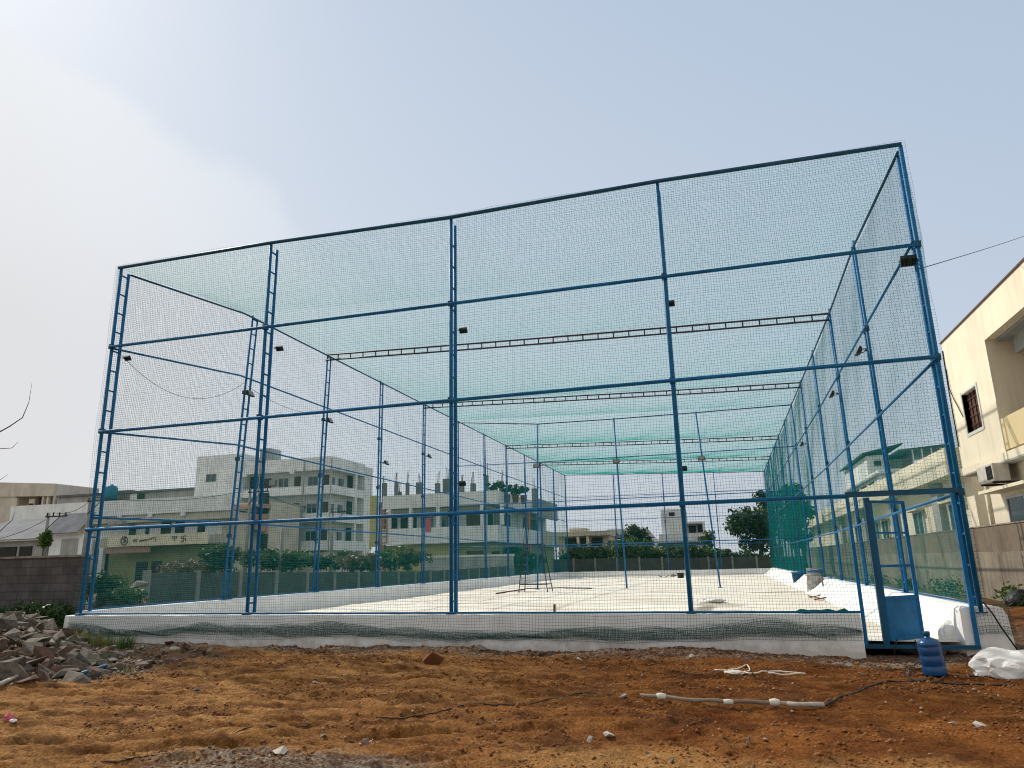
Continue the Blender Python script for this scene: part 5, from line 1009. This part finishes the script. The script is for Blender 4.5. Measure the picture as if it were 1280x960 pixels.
xs_, ys_ = atz(851, 722, .22); o = MB().lathe([(.22, 0), (.26, .35), (.27, .36), (.24, .36), (.2, .05)], (xs_, ys_, .2), 18).build('bucket', 'black', smooth=True); tag(o, 'black bucket standing far down the court floor', 'bucket')
for k, (px, py) in enumerate(((825, 721), (834, 721.5), (841, 720.5))): xs_, ys_ = atz(px, py, .22); stone('floor_lump', ['leftmost lump left of the black bucket', 'middle lump left of the black bucket', 'lump nearest the black bucket'][k], (xs_, ys_, .27), (.35, .25, .14), k, 'rock', 'lumps left of the bucket')
xs_, ys_ = atz(693, 766, .2); o = MB().tube([(xs_, ys_, .15), (xs_+.01, ys_, .42)], .035, 8).build('short_peg', 'brown', smooth=True); tag(o, 'short rusty pipe stub standing out of the sand near the front plinth', 'peg')
xs_, ys_ = atz(345, 764, .3); stone('floor_lump', 'dark lump on the shaded floor behind the second front post', (-8.55, 13.9, .27), .09, 4, 'rock')
# black spare net rolled on the plinth by the gate
P = [(1.0+i*.06, D-.02+.02*math.sin(i*2.1), .645+.012*math.sin(i*1.7)) for i in range(14)]; o = MB().tube(P, [.012]+[.03+.01*math.sin(i*1.3) for i in range(12)]+[.01], 8).build('rolled_net', 'net_dark', smooth=True); tag(o, 'dark roll of spare net lying on the plinth top left of the gate', 'net')
# steel step frame in the court
sf = thing('step_frame', 'thin black steel step frame standing among the mid-court posts', 'scaffold', (-8.6, 33.3, .2))
c0 = Vector((-8.62, 33.3, 0)); 
for sx in (-1, 1):
    for sy in (-1, 1): MB().tube([(c0.x+sx*.68, c0.y+sy*.5, .2), (c0.x+sx*.36, c0.y+sy*.3, 3.15 if sx < 0 else 2.4)], .022, 6).build('leg', 'black', sf, smooth=True)
for z, wx, wy in ((.55, .64, .48), (2.35, .44, .35)): MB().tube([(c0.x-wx, c0.y-wy, z), (c0.x+wx, c0.y-wy, z), (c0.x+wx, c0.y+wy, z), (c0.x-wx, c0.y+wy, z), (c0.x-wx, c0.y-wy, z)], .02, 6).build('cross_bar', 'black', sf)
for k in range(5): z = .8+k*.32; wx = .68-.32*z/2.7; MB().tube([(c0.x-wx, c0.y-.45+.05*z, z), (c0.x-wx, c0.y+.45-.05*z, z)], .016, 5).build('rung', 'black', sf)
o = MB().tube([atz(620, 742, .22)+(.225,), atz(660, 736, .22)+(.23,), atz(700, 735, .22)+(.23,), atz(740, 735.5, .22)+(.23,)], .03, 5).build('floor_rod', 'brown', smooth=True); tag(o, 'long thin rod lying on the sand under the step frame', 'rod')

def ground_line(pix, r, name, m, label, cat, lift=0.0, jitter=.0, n=6, sub=14):
    P = []; pts = [Vector(at_ground(*q)[:2]+(0,)) for q in pix]; g_ = random.Random(len(pix)*7+int(pix[0][0]))
    for i in range(len(pts)-1):
        p0, p1, p2, p3 = pts[max(i-1, 0)], pts[i], pts[i+1], pts[min(i+2, len(pts)-1)]
        for k in range(sub):
            t = k/sub; q = .5*((2*p1)+(p2-p0)*t+(2*p0-5*p1+4*p2-p3)*t*t+(3*p1-p0-3*p2+p3)*t**3); x, y = q.x+g_.uniform(-jitter, jitter), q.y+g_.uniform(-jitter, jitter); P.append((x, y, float(ground_h(x+np.array([-.12,-.06,0,.06,.12]), y+np.array([.05,-.05,0,.05,-.05])).mean())+r*1.1+lift))
    q = pts[-1]; P.append((q.x, q.y, gz(q.x, q.y)+r*.8+lift))
    return tag(MB().tube(P, r, n).build(name, m, smooth=True), label, cat)
ground_line([(1033, 884), (1050, 872), (1080, 862), (1110, 855), (1150, 852), (1180, 855), (1230, 858), (1300, 856)], .011, 'ground_cable', 'black', 'black cable running over the earth from the end of the pole to the right edge', 'cable')
for k, (cx, cy, rx, ry, lab) in enumerate(((1150, 841, 20, 9, 'outer loop of black cable on the ground left of the water can'), (1156, 838, 20, 8, 'inner loop of black cable on the ground left of the water can'), (1160, 846, 24, 9, 'loose loop of black cable lying across the foot of the water can'))):
    ground_line([(cx+rx*math.cos(a*.6283+k), cy+ry*math.sin(a*.6283+k)) for a in range(10)], .008, 'cable_loop', 'black', lab, 'cable', .005*k)
ground_line([(1180, 845), (1210, 846), (1250, 850), (1290, 851)], .008, 'ground_cable', 'black', 'thin black cable trailing from the water can under the white sack', 'cable')
ground_line([(1165, 858), (1185, 862), (1205, 866), (1190, 866)], .007, 'ground_cable', 'black', 'short bent end of black cable below the water can', 'cable')
ground_line([(775, 871), (730, 868), (690, 874), (640, 881), (590, 882), (555, 888), (510, 890), (470, 896)], .0075, 'ground_cable', 'bark', 'black cable trailing left from the tip of the long pole', 'cable', 0, .006)
ground_line([(400, 909), (360, 912), (320, 916), (280, 924), (240, 934), (190, 944), (150, 949), (118, 958)], .007, 'ground_cable', 'bark', 'black cable half buried in the tan earth at the lower left', 'cable', 0, .006)
for k, pts in enumerate((((1122, 798), (1119, 808), (1118, 818)), ((1144, 800), (1145, 810), (1148, 822)))):
    P = [aty(px, py, D-.12-.03*i)[:1]+(D-.12-.03*i, aty(px, py, D-.12-.03*i)[1]) for i, (px, py) in enumerate(pts)]; o = MB().tube(P, .010, 6).build('hanging_cable', 'black', smooth=True); tag(o, ['left black cable hanging under the gate sill', 'right black cable hanging under the gate sill'][k], 'cable', 'cables under the gate sill')
P = [(3.66, D-.10, .78), (3.74, D-.16, .62), (3.82, D-.17, .42), (3.92, D-.17, .22), (3.99, D-.17, .08)]; o = MB().tube(P, .012, 6).build('hanging_cable', 'black', smooth=True); tag(o, 'black cable draped down the end of the right plinth', 'cable')
# long pole with cloth ties
a = Vector(at_ground(800, 873)); c = Vector(at_ground(1030, 889)); lp = thing('long_pole', 'long weathered pale pole with cloth ties lying on the red earth', 'pole', tuple(a))
P = [a.lerp(c, i/16)+Vector((0, .012*math.sin(i*.7), 0)) for i in range(17)]; P = [(p.x, p.y, gz(p.x, p.y)*.5+.5*(a.z+(c.z-a.z)*i/16)+.04) for i, p in enumerate(P)]
MB().tube(P, [.012]+[.019+.002*math.sin(i*2.2) for i in range(15)]+[.018], 10).build('shaft', 'bamboo', lp, smooth=True)
for i, q in ((2, .036), (8, .030), (12, .038)): p = Vector(P[i]); MB().tube([p+Vector((-.05, -.01, 0)), p, p+Vector((.05, 0, 0))], [q*.8, q, q*.7], 8).build('cloth_tie', 'rope', lp, smooth=True)
MB().tube([Vector(P[13]), Vector(P[14]), Vector(P[15]), Vector(P[16])+Vector((.01, 0, 0))], .024, 10).build('white_wrap', 'white_stone', lp, smooth=True)
# white cord
x0c = ground_line([(893, 838), (902, 839), (915, 836), (925, 837), (934, 834), (937, 838), (930, 842), (918, 844), (905, 841), (912, 838), (940, 842), (965, 841), (985, 840), (1001, 841), (1006, 845), (985, 845), (960, 843)], .010, 'white_cord', 'rope', 'tangled white cord on the red earth below the plinth', 'cord', .01)
x, y, z = at_ground(912, 843); sack('plastic_scrap', 'small flat white plastic scrap caught in the white cord', (x+.05, y+.03, z), (.14, .07, .035), 9, 'rope', 'scrap', .3)
x, y, z = at_ground(10, 901); o = sack('litter', 'crumpled pink and red wrapper at the far left of the tan earth', (x, y, z), (.05, .04, .05), 11, 'cloth_pink', 'litter', .5); x, y, z = at_ground(16, 903); sack('litter', 'small white paper scrap beside the pink wrapper', (x, y, z), (.04, .03, .02), 12, 'sack', 'litter', .5)
a, c = at_ground(90, 852), at_ground(132, 841); o = MB().tube([(a[0], a[1], a[2]+.06), (c[0], c[1], c[2]+.08)], .035, 10).build('plastic_pipe', 'blue_dark', smooth=True); tag(o, 'short dark blue plastic pipe lying at the foot of the rubble', 'pipe')
a, c = at_ground(-12, 862), at_ground(20, 857); o = MB().tube([(a[0], a[1], a[2]+.05), (c[0], c[1], c[2]+.05)], .03, 8).build('plastic_pipe', 'white_stone', smooth=True); tag(o, 'white pipe end at the left edge below the rubble', 'pipe')
x, y, z = at_ground(1268, 760); o = sack('black_bundle', 'black rounded bundle on the raised earth at the foot of the boundary wall', (x+.22, y+.2, z-.03), (.32, .3, .30), 15, 'black', 'bundle', .12)
# rubble past the left end of the panel wall
for k, (px, py, s) in enumerate(((150, 742, .28), (164, 738, .32), (173, 733, .3), (158, 752, .22), (170, 748, .26), (142, 752, .2))):
    x, z = aty(px, py, 18.0); stone('pale_boulder', ['pale boulder at the left of the small pile by the first panel', 'large pale boulder in the small pile by the first panel', 'topmost pale boulder leaning on the first panel post', 'low boulder at the front of the small pile by the first panel', 'boulder at the right foot of the first panel', 'small boulder at the far left of the pile by the first panel'][k], (x, 18.0, z), (s*1.2, s, s), k+3, 'rock2', 'pale boulders by the first wall panel')
o = sack('rubble_mound', 'low earth mound under the pale boulders by the first wall panel', (-17.7, 18.3, -.1), (1.2, .8, .75), 21, 'rock3', 'mound', .3)
#@@PART2
# ------------------------------------------------------------------ world, sun
SUN_AZ, SUN_EL = -60, 42                                    # azimuth from +Y, clockwise
w = bpy.data.worlds.new('World'); SC.world = w; w.use_nodes = True
n = w.node_tree.nodes; L = w.node_tree.links; bg = n['Background']; STR = .1; bg.inputs[1].default_value = STR
sky = n.new('ShaderNodeTexSky'); sky.sky_type = 'NISHITA'; sky.sun_disc = False; sky.sun_elevation = R(SUN_EL); sky.sun_rotation = R(SUN_AZ % 360); sky.dust_density = 3.0; sky.air_density = 1.0; sky.ozone_density = 1.5
tc = n.new('ShaderNodeTexCoord')
def vdot(v):
    x = n.new('ShaderNodeVectorMath'); x.operation = 'DOT_PRODUCT'; L.new(tc.outputs['Generated'], x.inputs[0]); x.inputs[1].default_value = v; return x.outputs['Value']
def rng(x, a, b, c=0, d=1, mode='SMOOTHSTEP'):
    r = n.new('ShaderNodeMapRange'); r.interpolation_type = mode
    for i, q in enumerate((a, b, c, d)): r.inputs[i+1].default_value = q
    L.new(x, r.inputs[0]); return r.outputs[0]
def mth(a, b, op='MULTIPLY'):
    x = n.new('ShaderNodeMath'); x.operation = op
    for i, q in ((0, a), (1, b)):
        if isinstance(q, (int, float)): x.inputs[i].default_value = q
        else: L.new(q, x.inputs[i])
    return x.outputs[0]
def mixc(f, a, b):
    x = n.new('ShaderNodeMix'); x.data_type = 'RGBA'
    if isinstance(f, (int, float)): x.inputs[0].default_value = f
    else: L.new(f, x.inputs[0])
    for i, q in ((6, a), (7, b)):
        if isinstance(q, tuple): x.inputs[i].default_value = tuple(k/STR for k in q)+(1,)
        else: L.new(q, x.inputs[i])
    return x.outputs[2]
def nz(sc, det=5):
    t = n.new('ShaderNodeTexNoise'); t.inputs['Scale'].default_value = sc; t.inputs['Detail'].default_value = det; t.inputs['Roughness'].default_value = .55; L.new(tc.outputs['Generated'], t.inputs['Vector']); return t.outputs[0]
sunv = Vector((math.sin(R(SUN_AZ))*math.cos(R(SUN_EL)), math.cos(R(SUN_AZ))*math.cos(R(SUN_EL)), math.sin(R(SUN_EL))))
zc = vdot((0, 0, 1)); toward = vdot((math.sin(R(-60)), math.cos(R(-60)), 0))
# dusty air: pale near the horizon and toward the sun, blue away from it
hz = mth(rng(toward, -.25, 1.0, 0, .42, 'LINEAR'), rng(zc, .75, .0, 0, .45, 'LINEAR'), 'ADD')
air = mixc(hz, (.315, .415, .56), (.64, .67, .70))
air = mixc(rng(vdot((0, -1, 0)), -.25, .35), air, (.63, .645, .65))  # unseen sky behind the camera, paled to brighten and neutralise shaded fronts
c = mixc(.92, sky.outputs[0], air)
# a bank of thin bright cloud low in the sun's half of the sky
d1 = ray(0, 20).normalized(); d2 = ray(410, 275).normalized(); nn = d1.cross(d2).normalized()
if nn.dot(ray(100, 400).normalized()) < 0: nn = -nn
s = mth(vdot(tuple(nn)), mth(mth(nz(4.5, 7), -.5, 'ADD'), .17), 'ADD')
left = vdot(tuple((ray(60, 150).normalized()-ray(900, 300).normalized()).normalized()))
e0 = rng(s, -.006, .04); fade = rng(left, -.10, .52)
cl = mth(mth(e0, fade), .9)
bright = mixc(rng(s, .02, .32), (.70, .715, .735), (.615, .61, .615))
c = mixc(cl, c, bright)
L.new(c, bg.inputs[0])
sl = bpy.data.lights.new('sun', 'SUN'); sl.energy = 3.6; sl.angle = R(.7); sl.color = (1, .93, .82)
so = bpy.data.objects.new('sun', sl); COL.objects.link(so); so.rotation_euler = (-sunv).to_track_quat('-Z', 'Y').to_euler(); so.location = sunv*60
SC.view_settings.view_transform = 'Standard'; SC.view_settings.look = 'None'; SC.view_settings.exposure = .3; SC.view_settings.gamma = 1; SC.view_settings.use_curve_mapping = False
SC.cycles.max_bounces = 6; SC.cycles.diffuse_bounces = 3; SC.cycles.use_denoising = True; SC.cycles.use_adaptive_sampling = False
SC.cycles.filter_width = 1.1
